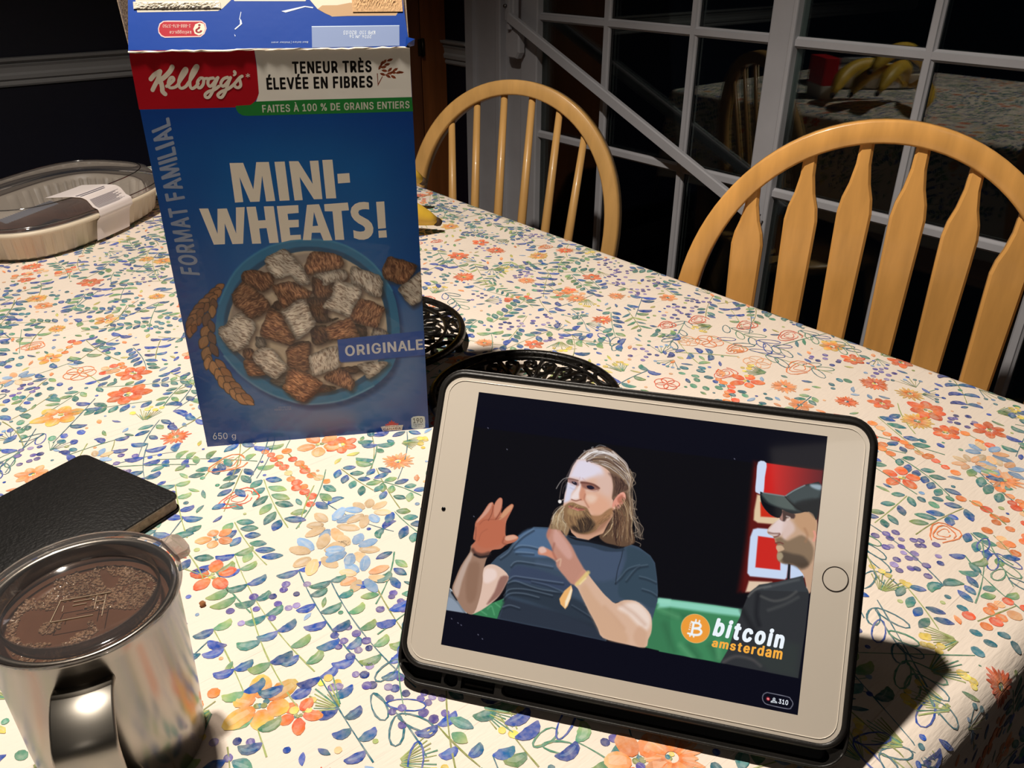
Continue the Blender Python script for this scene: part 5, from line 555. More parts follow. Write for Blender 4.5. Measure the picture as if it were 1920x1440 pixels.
    def spray(s, x, y):
        r = s.r; a0 = r.uniform(0, 6.3)
        for i in range(6):
            a = a0 + (i - 2.5) * .3; q = r.uniform(.014, .022); s.line([(x, y), (x + math.cos(a) * q * .5, y + math.sin(a) * q * .5), (x + math.cos(a) * q, y + math.sin(a) * q)], .0006, C_[r.choice(['green', 'olive', 'teal'])], .7, False); s.dot(x + math.cos(a) * q, y + math.sin(a) * q, .0019, C_[r.choice(['sky', 'teal', 'blue'])], True)
pr = Print(7)
for m_ in MOTIFS:
    k, x, y = m_[:3]
    if k == 'flow': pr.flower(x, y, m_[3])
    elif k == 'tulp': pr.tulip(x, y, m_[3]) if pr.r.random() < .7 else pr.oflower(x, y, m_[3])
    elif k == 'blue': pr.bluefl(x, y, m_[3])
    elif k == 'purp': pr.purple(x, y)
    elif k == 'rnd': pr.round_(x, y)
    elif k == 'yell': pr.brush(x, y)
    elif k == 'berr': pr.berries(*m_[1:5])
    else: pr.branch(x, y, m_[3], m_[4], k)
rr = pr.r; ex = .16
for step in range(5200):
    x = rr.uniform(TX0 - ex, TX1 + ex); y = rr.uniform(TY0 - ex, TY1 + ex)
    if not pr.free(x, y, .006 if step < 1500 else .003): continue
    z = float(vnoise(np.array([x * 6 + 9]), np.array([y * 6 + 9]), 41)[0]); q = (z * .8 + rr.random() * .6 - .2); a = rr.uniform(0, 6.3) if rr.random() < .5 else rr.gauss(-.6, .35); l = rr.uniform(.045, .085)
    x2, y2 = x + math.cos(a) * l, y + math.sin(a) * l
    if q < .12: pr.berries(x, y, x + math.cos(a) * l * .5, y + math.sin(a) * l * .5)
    elif q < .27: pr.flower(x, y, rr.uniform(.009, .014)) if pr.free(x, y, .010) else pr.round_(x, y)
    elif q < .44: pr.branch(x, y, x2, y2, 'oval')
    elif q < .60: pr.branch(x, y, x2, y2, 'cres')
    elif q < .66: pr.purple(x, y)
    elif q < .72: pr.spray(x, y)
    elif q < .79: pr.branch(x, y, x2, y2, 'fern')
    elif q < .815: pr.brush(x, y)
    elif q < .86: pr.tulip(x, y, rr.uniform(.008, .012)) if pr.free(x, y, .009) else pr.spray(x, y)
    elif q < .89: pr.branch(x, y, x2, y2, 'outl')
    elif q < .95: pr.round_(x, y)
    else: pr.bluefl(x, y, rr.uniform(.010, .015)) if pr.free(x, y, .01) else pr.round_(x, y)
for step in range(26000):
    x = rr.uniform(TX0 - ex, TX1 + ex); y = rr.uniform(TY0 - ex, TY1 + ex)
    if not pr.free(x, y, .0022): continue
    c = rr.choice([('teal', 'green'), ('blue', 'teal'), ('green', 'lgreen'), ('blue', 'blue'), ('sky', 'sky'), ('lgreen', 'yellow'), ('peach', 'orange')])
    if rr.random() < .65: pr.leaf(x, y, rr.uniform(.007, .012), rr.uniform(.0028, .0046), rr.gauss(-.3, .7), C_[c[0]], C_[c[1]], rr.uniform(-.6, .6), 1, True)
    else: pr.dot(x, y, rr.uniform(.0012, .0022), C_[c[0]])
pv = np.array(pr.v); lf = np.array(pr.lifts)
p3 = cloth_at(pv[:, 0], pv[:, 1], .00018 + lf * .00006)
me = bpy.data.meshes.new('floral_print'); me.from_pydata(p3.tolist(), [], pr.f)
cc = lin(np.clip(np.array(pr.c), 0, 255)); at = me.color_attributes.new('Col', 'FLOAT_COLOR', 'POINT'); at.data.foreach_set('color', np.concatenate([cc, np.ones((len(cc), 1))], 1).astype(np.float32).ravel())
pm = mat_vcol('printed_ink_on_cotton', .85, 0, .25); weave_nodes(pm); me.materials.append(pm)
# watercolour mottling of the ink
nt = pm.node_tree; N = nt.nodes; no = N.new('ShaderNodeTexNoise'); no.inputs['Scale'].default_value = 230; no.inputs['Detail'].default_value = 3
tc = N.new('ShaderNodeTexCoord'); nt.links.new(tc.outputs['Object'], no.inputs['Vector']); mr = N.new('ShaderNodeMapRange'); mr.inputs[1].default_value = .35; mr.inputs[2].default_value = .75; mr.inputs[3].default_value = 0; mr.inputs[4].default_value = .30
nt.links.new(no.outputs[0], mr.inputs[0]); mx = N.new('ShaderNodeMix'); mx.data_type = 'RGBA'; mx.inputs[7].default_value = rgb((238, 224, 210)); nt.links.new(mr.outputs[0], mx.inputs[0]); nt.links.new([n for n in N if n.type == 'ATTRIBUTE'][0].outputs['Color'], mx.inputs[6]); nt.links.new(mx.outputs[2], N['Principled BSDF'].inputs['Base Color'])
fp = bpy.data.objects.new('floral_print', me); scene.collection.objects.link(fp); fp.parent = cloth; tag(fp, kind='stuff')
print('print faces', len(pr.f))
# ------------------------------------------------------------------ cereal box
BW, BH, BD = 0.1859, 0.310, 0.062
card_blue = mat('blue_printed_card', (18, 62, 150), .38, vary=.06, scale=12, bump=.12, bscale=60, coat=.15)
card_grey = mat('raw_grey_brown_card', (168, 148, 126), .85, vary=.1, scale=120, bump=.3, bscale=500)
bx = thing('cereal_box', 'tall blue cereal carton with red logo corner and bowl picture, opened at the top', 'cereal box', (-0.6148, 0.1800, 0.0), math.radians(60.024))
# local frame: x along the front's width, -y towards the viewer, z up
mb = MB(); T_ = .0007
mb.box((0, 0, 0), (T_, BD, BH)).box((BW - T_, 0, 0), (BW, BD, BH)).box((0, BD - T_, 0), (BW, BD, BH)).box((T_, 0, 0), (BW - T_, T_, BH)).box((T_, T_, 0), (BW - T_, BD - T_, T_))
mb.build('carton_body', card_blue, bx)
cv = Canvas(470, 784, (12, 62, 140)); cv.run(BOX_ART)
fs = Sheet((0, -.0002, BH), (BW, 0, 0), (0, 0, -BH))
if fs.N[1] > 0: fs.N = -fs.N
fs.lift = .000003
fs.grid(cv)
for i, (c, loops) in enumerate(BOX_POLY): fs.shape(loops, c, 1 + (i > 0) * .6 + (i > 1) * .6 + (i > 2) * .3)
for i, (w_, q) in enumerate(BOX_LOGO): fs.ribbon(q, w_ * BW / 470 * .84, (226, 214, 196), 2.6 + i * 3.3)
for t in BOX_TXT: fs.text(t[0], t[1], t[2], t[3], lift=4.6)
print_m = mat_vcol('printed_gloss_card', .34, 0, .5, .25, .12)
fs.build('front_print', print_m, bx)
# opened front top flap, folded up and leaning back
FA = math.radians(28); FL_ = .060; REFL = .0378
fl = thing  # noqa
def flap_pt(u, v): return V((u * BW, math.sin(FA) * v * REFL, BH + math.cos(FA) * v * REFL))
sh = Sheet(flap_pt(0, 0), (BW, 0, 0), tuple(flap_pt(0, 1) - flap_pt(0, 0)))
sh.N = np.array((0, -math.cos(FA), math.sin(FA))); sh.lift = .00002
VT = FL_ / REFL
mb = MB(); a, b, c, d = flap_pt(0.0, 0.0), flap_pt(1.0, 0), flap_pt(.978, VT), flap_pt(.022, VT); nb = V((0, math.cos(FA), -math.sin(FA))) * .0006
mb.add([a, b, c, d, a + nb, b + nb, c + nb, d + nb], [(0, 1, 2, 3), (7, 6, 5, 4), (0, 4, 5, 1), (1, 5, 6, 2), (2, 6, 7, 3), (3, 7, 4, 0)])
flap = mb.build('top_flap', mat('blue_printed_flap', (10, 62, 152), .36, vary=.06, scale=10, bump=.15, bscale=50, coat=.15), bx)
def clampv(l): return [v if i % 2 == 0 else min(v, 4000 * VT * .995) for i, v in enumerate(l)]
for i, (c, loops, nm) in enumerate(FLAP_POLY): sh.shape([clampv(l) for l in loops], c, 3 + i * .35)
for t in FLAP_TXT: sh.text(t[0], t[1], t[2], t[3], lift=9)
sh.build('flap_print', mat_vcol('printed_flap_ink', .4, 0, .5, .1, .1), flap)
# torn card fuzz and crinkled glue patch as relief on the flap
def patch(name, u0, u1, v0, v1, n, m, amp, material, seed, ez=.0001):
    r = np.random.RandomState(seed); U_, V_ = np.meshgrid(np.linspace(0, 1, n), np.linspace(0, 1, m)); hgt = r.rand(m, n) * amp * np.minimum(1, np.minimum(np.minimum(U_, 1 - U_) * 8, np.minimum(V_, 1 - V_) * 5))
    P = [flap_pt(u0 + (u1 - u0) * a_, v0 + (v1 - v0) * b_) + V((0, -math.cos(FA), math.sin(FA))) * (ez + h_) for a_, b_, h_ in zip(U_.ravel(), V_.ravel(), hgt.ravel())]
    F_ = [(j * n + i, j * n + i + 1, (j + 1) * n + i + 1, (j + 1) * n + i) for j in range(m - 1) for i in range(n - 1)]
    return MB().add(P, F_, False).build(name, material, flap, False)
patch('torn_card', .80, .985, -.0 + .66, 1.55, 60, 30, .0007, mat('torn_brown_card', (196, 158, 116), .9, vary=.2, scale=900), 3, .0006)
patch('glue_residue', .03, .33, .745, .87, 60, 9, .0010, mat('crinkled_glue_film', (214, 206, 190), .22, vary=.08, scale=80), 5, .0006)
# side flaps standing up inside
for nm, x0, sg in (('side_flap', BW, 1), ('side_flap', 0.0, -1)):
    mb = MB(); P = [(x0, .004, BH), (x0, BD - .004, BH), (x0 - .002 + sg * .004, BD - .012, BH + .066), (x0 + sg * .004 - .002, .014, BH + .066)]
    if sg > 0: P = [(x0, .003, BH), (x0, BD - .003, BH), (x0 + .0015, BD - .01, BH + .07), (x0 - .0005, .02, BH + .07)]
    mb.add([V(p) for p in P] + [V(p) + V((-sg * .0006, 0, 0)) for p in P], [(0, 1, 2, 3), (7, 6, 5, 4), (0, 4, 5, 1), (1, 5, 6, 2), (2, 6, 7, 3), (3, 7, 4, 0)])
    mb.build(nm, card_grey, bx)
mb = MB(); mb.add([V(p) for p in ((0, BD, BH), (BW, BD, BH), (BW - .006, BD + .018, BH + .056), (.006, BD + .018, BH + .056), (0, BD + .0006, BH - .0003), (BW, BD + .0006, BH - .0003), (BW - .006, BD + .0186, BH + .056), (.006, BD + .0186, BH + .056))], [(0, 1, 2, 3), (7, 6, 5, 4), (0, 4, 5, 1), (1, 5, 6, 2), (2, 6, 7, 3), (3, 7, 4, 0)]).build('rear_flap', card_grey, bx)
# scuffed white fold edge, small torn corner
sc_m = mat('scuffed_card_edge', (226, 214, 194), .55, vary=.15, scale=90)
r0 = random.Random(4)
MB().sweep([V((t / 40 * BW, -.0006, BH + r0.uniform(-.0004, .0004))) for t in range(41)], lambda i, t: [(a * (.5 + r0.random()), b_ * (.5 + r0.random())) for a, b_ in circ(.0006, 6)], (0, 0, 1), True, False).build('fold_edge', sc_m, bx)
MB().add([V((BW - .003, -.001, BH)), V((BW + .0035, .003, BH + .001)), V((BW + .004, .001, BH + .0055)), V((BW - .002, .0, BH + .007)), V((BW - .001, -.002, BH + .003))], [(0, 1, 4), (1, 2, 4), (2, 3, 4), (3, 0, 4)]).build('torn_corner', card_blue, bx)

# ------------------------------------------------------------------ tablet in its case
t0 = V((-.34366, .26118, .13920)); r1 = V((.80941, .58714, .0)).normalized(); r2 = V((.34186, -.45581, -.82181)); r2 = (r2 - r1 * r2.dot(r1)).normalized(); nn = r1.cross(r2) * -1
if nn.dot(V((0, 0, .375)) - t0) < 0: nn = -nn
# local axes: X = along the long edge, Y = up the short edge (-r2), Z = out of the glass (nn)
TM = Matrix(((r1.x, -r2.x, nn.x, t0.x), (r1.y, -r2.y, nn.y, t0.y), (r1.z, -r2.z, nn.z, t0.z), (0, 0, 0, 1)))
tab_ = thing('tablet', 'white framed tablet in a black case, its screen playing a stage talk', 'tablet')
KT = .977; camp = V((0, 0, CAM_H)); TM = Matrix.Translation(camp + (t0 - camp) * KT) @ Matrix(((r1.x, -r2.x, nn.x, 0), (r1.y, -r2.y, nn.y, 0), (r1.z, -r2.z, nn.z, 0), (0, 0, 0, 1))) @ Matrix.Scale(KT, 4)
tab_.matrix_world = TM
k_ = .001
white_gl = mat('white_tablet_glass', (222, 212, 198), .16, vary=.02, scale=5, coat=.5)
alu = mat('silver_tablet_rim', (196, 190, 182), .3, 1.0)
blk = mat('black_rubber_case', (30, 28, 26), .42, vary=.2, scale=30, bump=.12, bscale=700)
blk2 = mat('black_case_shell', (13, 13, 13), .5, vary=.15, scale=30)
A0, A1, B0, B1 = -.0205, .2190, -.1598, .0080     # white glass extents (Y up, so negative is down)
scr_hole = [(0, -.1478), (.1971, -.1478), (.1971, 0), (0, 0)]
MB().plate([rrect(A0, B0, A1, B1, .0115, 8), scr_hole], -.0006, 0).build('bezel', white_gl, tab_)
MB().plate([rrect(A0 - .0009, B0 - .0009, A1 + .0009, B1 + .0009, .0122, 8)], -.0076, -.0007).build('tablet_body', alu, tab_)
# home button: ring and cap, front camera, scratches stay out
hb = (.2086, -.0750)
MB().lathe([(.0062, 0), (.0062, .00015), (.0067, .00015), (.0067, 0)], 40, (hb[0], hb[1], .0000), False).build('home_button_ring', mat('dark_ring_metal', (60, 52, 48), .3, .8), tab_)
MB().lathe([(0, .0001), (.0061, .0001), (.0061, 0)], 32, (hb[0], hb[1], 0), False).build('home_button', white_gl, tab_)
MB().lathe([(0, .0002), (.0012, .0002), (.0013, 0)], 16, (-.0107, -.0712, 0)).build('front_camera', mat('camera_black', (10, 10, 14), .1), tab_)
# clear screen protector edge line
pl_ = rrect(A0 + .0022, B0 + .0022, A1 - .0022, B1 - .0022, .010, 6)
MB().sweep([V((x, y, .0001)) for x, y in pl_], circ(.00022, 6), (0, 0, 1), False, True, True).build('protector_edge', mat('clear_film_edge', (236, 228, 214), .15), tab_)
cv = Canvas(730, 548, (6, 7, 20)); cv.run(SCR_ART)
ss = Sheet((0, 0, -.0001), (.1971, 0, 0), (0, -.1478, 0)); ss.N = np.array((0, 0, 1.)); ss.lift = .00002
ss.grid(cv)
for t in SCR_TXT: ss.text(t[0], t[1], t[2], t[3], lift=1)
scm = mat_vcol('lit_screen', .05, .97, .12); ss.build('screen', scm, tab_)
# case: rim around the glass, back shell, pencil channel along the bottom
CA0, CA1, CB0, CB1 = A0 - .0036, A1 + .0036, B0 - .0120, B1 + .0038
ring = rrect(CA0, CB0 + .0095, CA1, CB1, .0145, 8)
rim_path = rrect(A0 - .0018, B0 - .0018, A1 + .0018, B1 + .0018, .0132, 8)
MB().sweep([V((x, y, -.0030)) for x, y in rim_path], [(-.0016, -.0065), (-.0019, .0028), (-.0012, .0036), (.0000, .0040), (.0012, .0034), (.0017, .0024), (.0018, -.0065)], (0, 0, 1), False, True, True).build('case_rim', blk, tab_)
MB().plate([rrect(CA0, CB0, CA1, CB1, .015, 8)], -.0118, -.0095).build('case_back', blk2, tab_)
MB().sweep([V((x, y, -.0060)) for x, y in rrect(CA0, CB0, CA1, CB1, .015, 8)], [(-.0006, -.0056), (-.0010, -.004), (-.0010, .0040), (-.0004, .0050), (.0008, .0050), (.0010, .004), (.0010, -.0056)], (0, 0, 1), False, True, True).build('case_wall', blk, tab_)
def U4(u, v): return (u * .1971, -v * .1478)
yb0, yb1 = CB0, B0 - .0016
o1 = [(-.0205, yb0 + .0040), (-.0190, yb0 + .0024), (-.0150, yb0 + .0018), (.0030, yb0 + .0018), (.0030, yb1 - .0008), (-.0215, yb1 - .0002), (-.0222, yb0 + .0075)]
o2 = [(.0085 + .0042 * math.cos(2 * math.pi * i / 18), (yb0 + yb1) / 2 + .0042 * math.sin(2 * math.pi * i / 18)) for i in range(18)]
o3 = rrect(.0148, yb0 + .0018, .0345, yb1 - .0010, .0006, 2)
o4 = rrect(.0385, yb0 + .0018, .2150, yb1 - .0010, .0038, 5)
outl = [(x, y) for x, y in rrect(CA0, CB0, CA1, CB0 + .034, .015, 8)]
outl = [p for p in outl if p[1] < yb1 + .004]
lo_ = sorted([p for p in outl if p[0] < .1], key=lambda p: -p[1]); hi_ = sorted([p for p in outl if p[0] > .1], key=lambda p: p[1])
poly = [(CA0, yb1 + .0005)] + [p for p in lo_ if p[1] < yb1] + [p for p in hi_ if p[1] < yb1] + [(CA1, yb1 + .0005)]
MB().plate([poly, o1, o2, o3, o4], -.0095, -.0012).build('pencil_channel', blk, tab_)
MB().sweep([V((x, y, -.0010)) for x, y in poly[1:-1]], circ(.0008, 6), (0, 0, 1)).build('channel_lip', blk, tab_)
MB().box((.0165, yb0 + .0035, -.0093), (.033, yb0 + .0045, -.004)).build('magnet_clip', mat('magnet_steel', (120, 116, 110), .3, .9), tab_)
# folded cover behind: panel from the upper back down to the table, and the flap lying on the table
TMi = TM.inverted()
def loc(p): return TMi @ V(p)
hA = TM @ V((CA0 + .004, -.045, -.0122)); hB = TM @ V((CA1 - .004, -.045, -.0122)); back = V((-.587, .809, 0))
gA = V((hA.x, hA.y, .002)) + back * .022; gB = V((hB.x, hB.y, .002)) + back * .022
bA = TM @ V((CA0 + .004, CB0 + .0005, -.0122)); bB = TM @ V((CA1 - .004, CB0 + .0005, -.0122)); bA.z = bB.z = .002
def slab(pts, t, name):
    nrm = (V(pts[1]) - V(pts[0])).cross(V(pts[3]) - V(pts[0])).normalized() * t
    v = [loc(p) for p in pts] + [loc(V(p) + nrm) for p in pts]
    MB().add(v, [(0, 1, 2, 3), (7, 6, 5, 4), (0, 4, 5, 1), (1, 5, 6, 2), (2, 6, 7, 3), (3, 7, 4, 0)]).build(name, blk2, tab_)
slab([hA, hB, gB, gA], .0022, 'cover_prop'); slab([bA, bB, gB, gA], .0018 if (bB - bA).cross(gA - bA).z > 0 else -.0018, 'cover_base')

# ------------------------------------------------------------------ cast iron trivets
iron = mat('black_cast_iron', (22, 19, 17), .38, .35, vary=.35, scale=90, bump=.5, bscale=260, rvary=.12)
def trivet(name, label, x, y, R, rz, z=.018):
    t = thing(name, label, 'trivet', (x, y, .0012), rz, 'cast iron trivets behind the tablet and the box')
    def ringm(r, w, hh, n=72, name_='ring'):
        return MB().sweep([V((r * math.cos(2 * math.pi * i / n), r * math.sin(2 * math.pi * i / n), z - hh / 2)) for i in range(n)], [(a * w / 2, b * hh / 2) for a, b in ((-1, -.6), (-.7, .8), (0, 1), (.7, .8), (1, -.6), (0, -1))], (0, 0, 1), False, True, True).build(name_, iron, t)
    ringm(R - .004, .008, .0065, name_='outer_ring'); ringm(R * .80, .0036, .0045, name_='inner_ring'); ringm(R * .30, .004, .0045, 40, 'centre_ring')
    mb = MB(); sec = [(a * .0021, b * .0020) for a, b in ((-1, -.8), (-.8, .7), (0, 1), (.8, .7), (1, -.8))]
    n = 10
    for i in range(n):
        a0 = 2 * math.pi * i / n
        def pp(r, a): return V((r * math.cos(a0 + a), r * math.sin(a0 + a), z - .003))
        # scroll between centre and inner ring
        for sg in (-1, 1):
            mb.sweep([pp(R * q, sg * w_) for q, w_ in ((.31, .0), (.40, .08), (.50, .19), (.60, .26), (.69, .25), (.74, .17), (.71, .09), (.64, .07), (.60, .12))], sec)
        mb.sweep([pp(R * q, 0) for q in (.31, .5, .79)], sec)
        # open border between the two rims
        mb.sweep([pp(R * .80, 0), pp(R * .87, .03), pp(R * .95, 0)], sec)
        for sg in (-1, 1): mb.sweep([pp(R * q, math.pi / n + sg * w_) for q, w_ in ((.81, .0), (.86, .14), (.92, .17), (.95, .10))], sec)
    for k in range(6): mb.sweep([V((R * .30 * q * math.cos(k * math.pi / 3), R * .30 * q * math.sin(k * math.pi / 3), z - .003)) for q in (0, .5, 1)], sec)
    mb.build('scrollwork', iron, t)
    for k in range(3):
        a = k * 2.1 + .6; MB().lathe([(0, 0), (.004, 0), (.005, z - .004), (0, z - .004)], 12, ((R - .005) * math.cos(a), (R - .005) * math.sin(a), 0)).build('foot', iron, t)
    return t
trivet('trivet', 'black openwork iron trivet right behind the tablet', -.4946, .4285, .0875, .3)
trivet('trivet', 'black openwork iron trivet half hidden behind the right edge of the cereal box', -.705, .387, .1060, .1)

# ------------------------------------------------------------------ black notebook
nbk = mat('worn_black_pebbled_cover', (17, 16, 16), .62, vary=.35, scale=160, bump=1.0, bscale=420)
paper = mat('frayed_page_edges', (150, 132, 108), .9, vary=.3, scale=300, bump=.5, bscale=900)
nb = thing('notebook', 'worn black notebook with frayed corners lying between the mug and the cereal box', 'notebook', (-.5425, .1325, .0008), 0)
ux = V((-.1060, -.0390, 0)); uy = V((.030, -.061, 0)); e1 = ux.normalized(); e2 = (uy - e1 * uy.dot(e1)).normalized()
nb.rotation_euler = (0, 0, math.atan2(e1.y, e1.x)); sgn = 1 if V((-e1.y, e1.x, 0)).dot(e2) > 0 else -1
Wn, Hn = .112, .175
def nrect(i, r): return rrect(i, min(i, 0) if False else i, Wn - i, Hn - i, r, 5)
def flipy(l): return [(x, y * sgn) for x, y in l]
MB().plate([flipy(nrect(0, .006))], .0, .0016).build('back_cover', nbk, nb)
MB().plate([flipy(nrect(.0012, .005))], .0017, .0100).build('page_block', paper, nb)
mb = MB(); loop = nrect(-.0002, .007); mb.loft([[V((x, y * sgn, z)) for x, y in rrect(-.0002 + i, -.0002 + i, Wn + .0002 - i, Hn + .0002 - i, .007, 5)] for i, z in ((0.0004, .0101), (0, .0106), (0, .0118), (.0006, .0124))], True, True, True)
mb.build('front_cover', nbk, nb)
r0 = random.Random(8); mb = MB()
mb.sweep([V((x + r0.uniform(-.0003, .0003), y * sgn, .0105)) for x, y in rrect(0, 0, Wn, Hn, .007, 5)], lambda i, t: [(a * r0.uniform(.5, 1.1), b * r0.uniform(.6, 1.1)) for a, b in circ(.00055, 6)], (0, 0, 1), False, False, True)
mb.build('frayed_edge', mat('frayed_grey_edge', (104, 94, 80), .9, vary=.4, scale=200), nb)

# ------------------------------------------------------------------ steel mug with clear lid
steel = mat('brushed_stainless_steel', (170, 164, 156), .25, 1.0, vary=.06, scale=12, stretch=(1, 1, .1), rvary=.05)
mug = thing('travel_mug', 'stainless steel mug with a strap handle and clear lid at the lower left', 'mug', (-.3550, .0336, .0008))
MR, MH = .0420, .104
MB().lathe([(0, .0), (MR * .90, 0), (MR * .93, .002), (MR * .965, .030), (MR * .99, .070), (MR, .095), (MR + .0012, .1010), (MR + .0010, .1035), (MR - .0005, .1042), (MR - .0022, .1030), (MR - .0030, .098), (MR - .0034, .070), (MR * .86, .012), (0, .010)], 96).build('cup', steel, mug)
# lid
clr = mat_clear('clear_acrylic_lid', (.97, .95, .93), .05, .04, .96, .6, .04)
lid = MB().lathe([(0, .0990), (.0330, .0990), (.0336, .0996), (.0345, .1062), (.0362, .1074), (.0400, .1080), (.0438, .1074), (.0452, .1058), (.0450, .1036), (.0438, .1032), (.0433, .1044)], 96).build('lid', clr, mug)
MB().lathe([(.0452, .1062), (.0455, .1052), (.0452, .1038)], 96).build('lid_rim', mat_clear('lid_rim_acrylic', (.85, .8, .76), .15, .1, .8, .8, .35, (150, 132, 122)), mug)
MB().lathe([(.0336, .0990), (.0342, .0985), (.0348, .0992), (.0349, .1058)], 96).build('lid_seal', mat_clear('lid_seal_silicone', (.55, .5, .48), .2, .15, .45, .8), mug)
# thumb tab projecting past the rim
ta = math.atan2(.0405, -.0041) ; tabd = V((math.cos(ta), math.sin(ta), 0)); tabs = V((-tabd.y, tabd.x, 0))
mb = MB(); pts = [(.0435, -.0085), (.0490, -.0085), (.0515, -.0060), (.0520, 0), (.0515, .0060), (.0490, .0085), (.0435, .0085)]
mb.loft([[tabd * a + tabs * b + V((0, 0, z)) for a, b in pts] for z in (.1035, .1075)], True, True, True, False); mb.build('lid_tab', mat_clear('lid_tab_acrylic', (.95, .92, .9), .12, .1, .9, .7, .30, (220, 200, 186)), mug)
# moulded arrows on the lid
mb = MB(); ad = V((.40, .92, 0)).normalized(); as_ = V((-ad.y, ad.x, 0))
def lidbar(a, b, c, d, w=.00018): 
    p, q = ad * a + as_ * b, ad * c + as_ * d; dd = (q - p).normalized(); ss_ = V((-dd.y, dd.x, 0)) * w; z0 = V((0, 0, .0991)); z1 = V((0, 0, .0997))
    mb.add([p + ss_ + z0, q + ss_ + z0, q - ss_ + z0, p - ss_ + z0, p + ss_ + z1, q + ss_ + z1, q - ss_ + z1, p - ss_ + z1], [(3, 2, 1, 0), (4, 5, 6, 7), (0, 1, 5, 4), (1, 2, 6, 5), (2, 3, 7, 6), (3, 0, 4, 7)])
for q in ((-.010, .004, .012, .004), (-.012, -.010, .006, -.010), (-.004, .0015, .004, .0015), (-.004, -.001, .002, -.001), (.006, .003, .006, -.006), (.010, .003, .010, -.012), (.006, -.001, .010, -.001), (-.010, .004, -.012, -.010), (-.008, .0, -.008, -.004)): lidbar(*q)
mb.build('lid_markings', mat('moulded_marks', (150, 132, 112), .3, vary=.1), mug)
# handle: broad strap
hang = math.radians(-18); hd = V((math.cos(hang), math.sin(hang), 0)); HWd = .0125
hp = [(.0385, .0860), (.046, .0885), (.055, .0875), (.064, .0825), (.0690, .0760), (.0690, .060), (.0665, .044), (.060, .031), (.050, .0235), (.0385, .0215)]
hp = catmull(hp, False, 4)
MB().sweep([hd * a + V((0, 0, b)) for a, b in hp], [(-HWd, -.0008), (-HWd + .001, -.0016), (HWd - .001, -.0016), (HWd, -.0008), (HWd, .0008), (HWd - .001, .0016), (-HWd + .001, .0016), (-HWd, .0008)], up=lambda i: (hd * 1.0 * (hp[min(i + 1, len(hp) - 1)][1] - hp[max(i - 1, 0)][1]) * -1 + V((0, 0, 1)) * (hp[min(i + 1, len(hp) - 1)][0] - hp[max(i - 1, 0)][0])).normalized()).build('handle', mat('satin_steel_strap', (176, 170, 160), .36, 1.0, vary=.05, scale=14), mug)
coffee = MB().lathe([(0, .0930), (.030, .0930), (.0372, .0932), (.0374, .0905), (0, .0905)], 64).build('coffee', mat('black_coffee', (92, 62, 46), .05, vary=.2, scale=40, coat=.6)); coffee.location = mug.location
tag(coffee, 'dark coffee with bubbles seen through the lid of the steel mug', 'coffee')
r0 = random.Random(12); mb = MB(); oct_ = []
bmx = bmesh.new(); bmesh.ops.create_icosphere(bmx, subdivisions=1, radius=1); iv = [v.co.copy() for v in bmx.verts]; if_ = [[v.index for v in f.verts] for f in bmx.faces]; bmx.free()
for k in range(6500):
    a = r0.uniform(0, 6.283); q = .0335 * math.sqrt(r0.random()); x, y = q * math.cos(a), q * math.sin(a)
    du = x * -.78 + y * .62; fr = float(vnoise(np.array([x * 130 + 7]), np.array([y * 130 + 7]), 51)[0])
    if not (q > .029 and fr > .25 or du > .002 and fr > .27 or du < -.019 and fr > .3 or fr > .62): continue
    rad = .00028 + .0008 * r0.random() ** 3; mb.add([p * rad + V((x, y, .0932)) for p in iv], if_, True)
fm_ = mb.build('foam', mat('coffee_foam_bubbles', (128, 100, 78), .05, vary=.3, scale=60, coat=1.0), coffee, False); tag(fm_, kind='stuff')

# ------------------------------------------------------------------ takeaway tray with clear lid
tray_m = mat('cream_plastic_tray', (214, 200, 178), .42, vary=.04, scale=14)
clear2 = mat_clear('clear_thermoformed_plastic', (.92, .93, .97), .10, .05, .93, .8, .05, (190, 198, 220))
u_ = V((-.6, .8, 0)); v_ = V((-.8, -.6, 0)); CU, CVn = .997, .815; AH, BHh = .158, .102
ctr = u_ * CU + v_ * (CVn + BHh)
cont = thing('takeaway_tray', 'cream ribbed oval food tray under a clear domed lid with a white label', 'food container', (ctr.x, ctr.y, .0008), math.atan2(u_.y, u_.x))
def sup(t, a, b, n=3.0): c, s = math.cos(t), math.sin(t); return (a * abs(c) ** (2 / n) * (1 if c >= 0 else -1), b * abs(s) ** (2 / n) * (1 if s >= 0 else -1))
def oring(off, z, n=240, rib=0.0):
    out = []
    for i in range(n):
        t = 2 * math.pi * i / n; k = off + rib * math.cos(2 * math.pi * i / 5); x, y = sup(t, AH + k, BHh + k); out.append(V((x, y, z)))
    return out
MB().loft([oring(-.024, .0), oring(-.016, .001, rib=.0), oring(-.012, .006, rib=.0042), oring(-.005, .034, rib=.0030), oring(-.001, .0375), oring(.008, .038), oring(.0095, .040), oring(.0095, .043), oring(.007, .0445), oring(.003, .044), oring(.001, .042), oring(-.004, .034), oring(-.012, .004)], True, False, True).build('tray', tray_m, cont)
MB().loft([oring(.0075, .0448), oring(.0080, .0480), oring(.0035, .0490), oring(.0010, .0520), oring(-.005, .0600), oring(-.009, .0650), oring(-.018, .0675), oring(-.024, .0660), oring(-.030, .0658)], True, False, True).build('domed_lid', clear2, cont)
mb = MB(); mb.sweep([p for p in oring(.0045, .0492, 84)], circ(.0008, 6), (0, 0, 1), False, True, True); mb.sweep([p for p in oring(-.017, .0676, 84)], circ(.0007, 6), (0, 0, 1), False, True, True)
mb.build('lid_ridge', mat_clear('lid_ridge_plastic', (.9, .9, .92), .35, .1, .7, .9), cont)
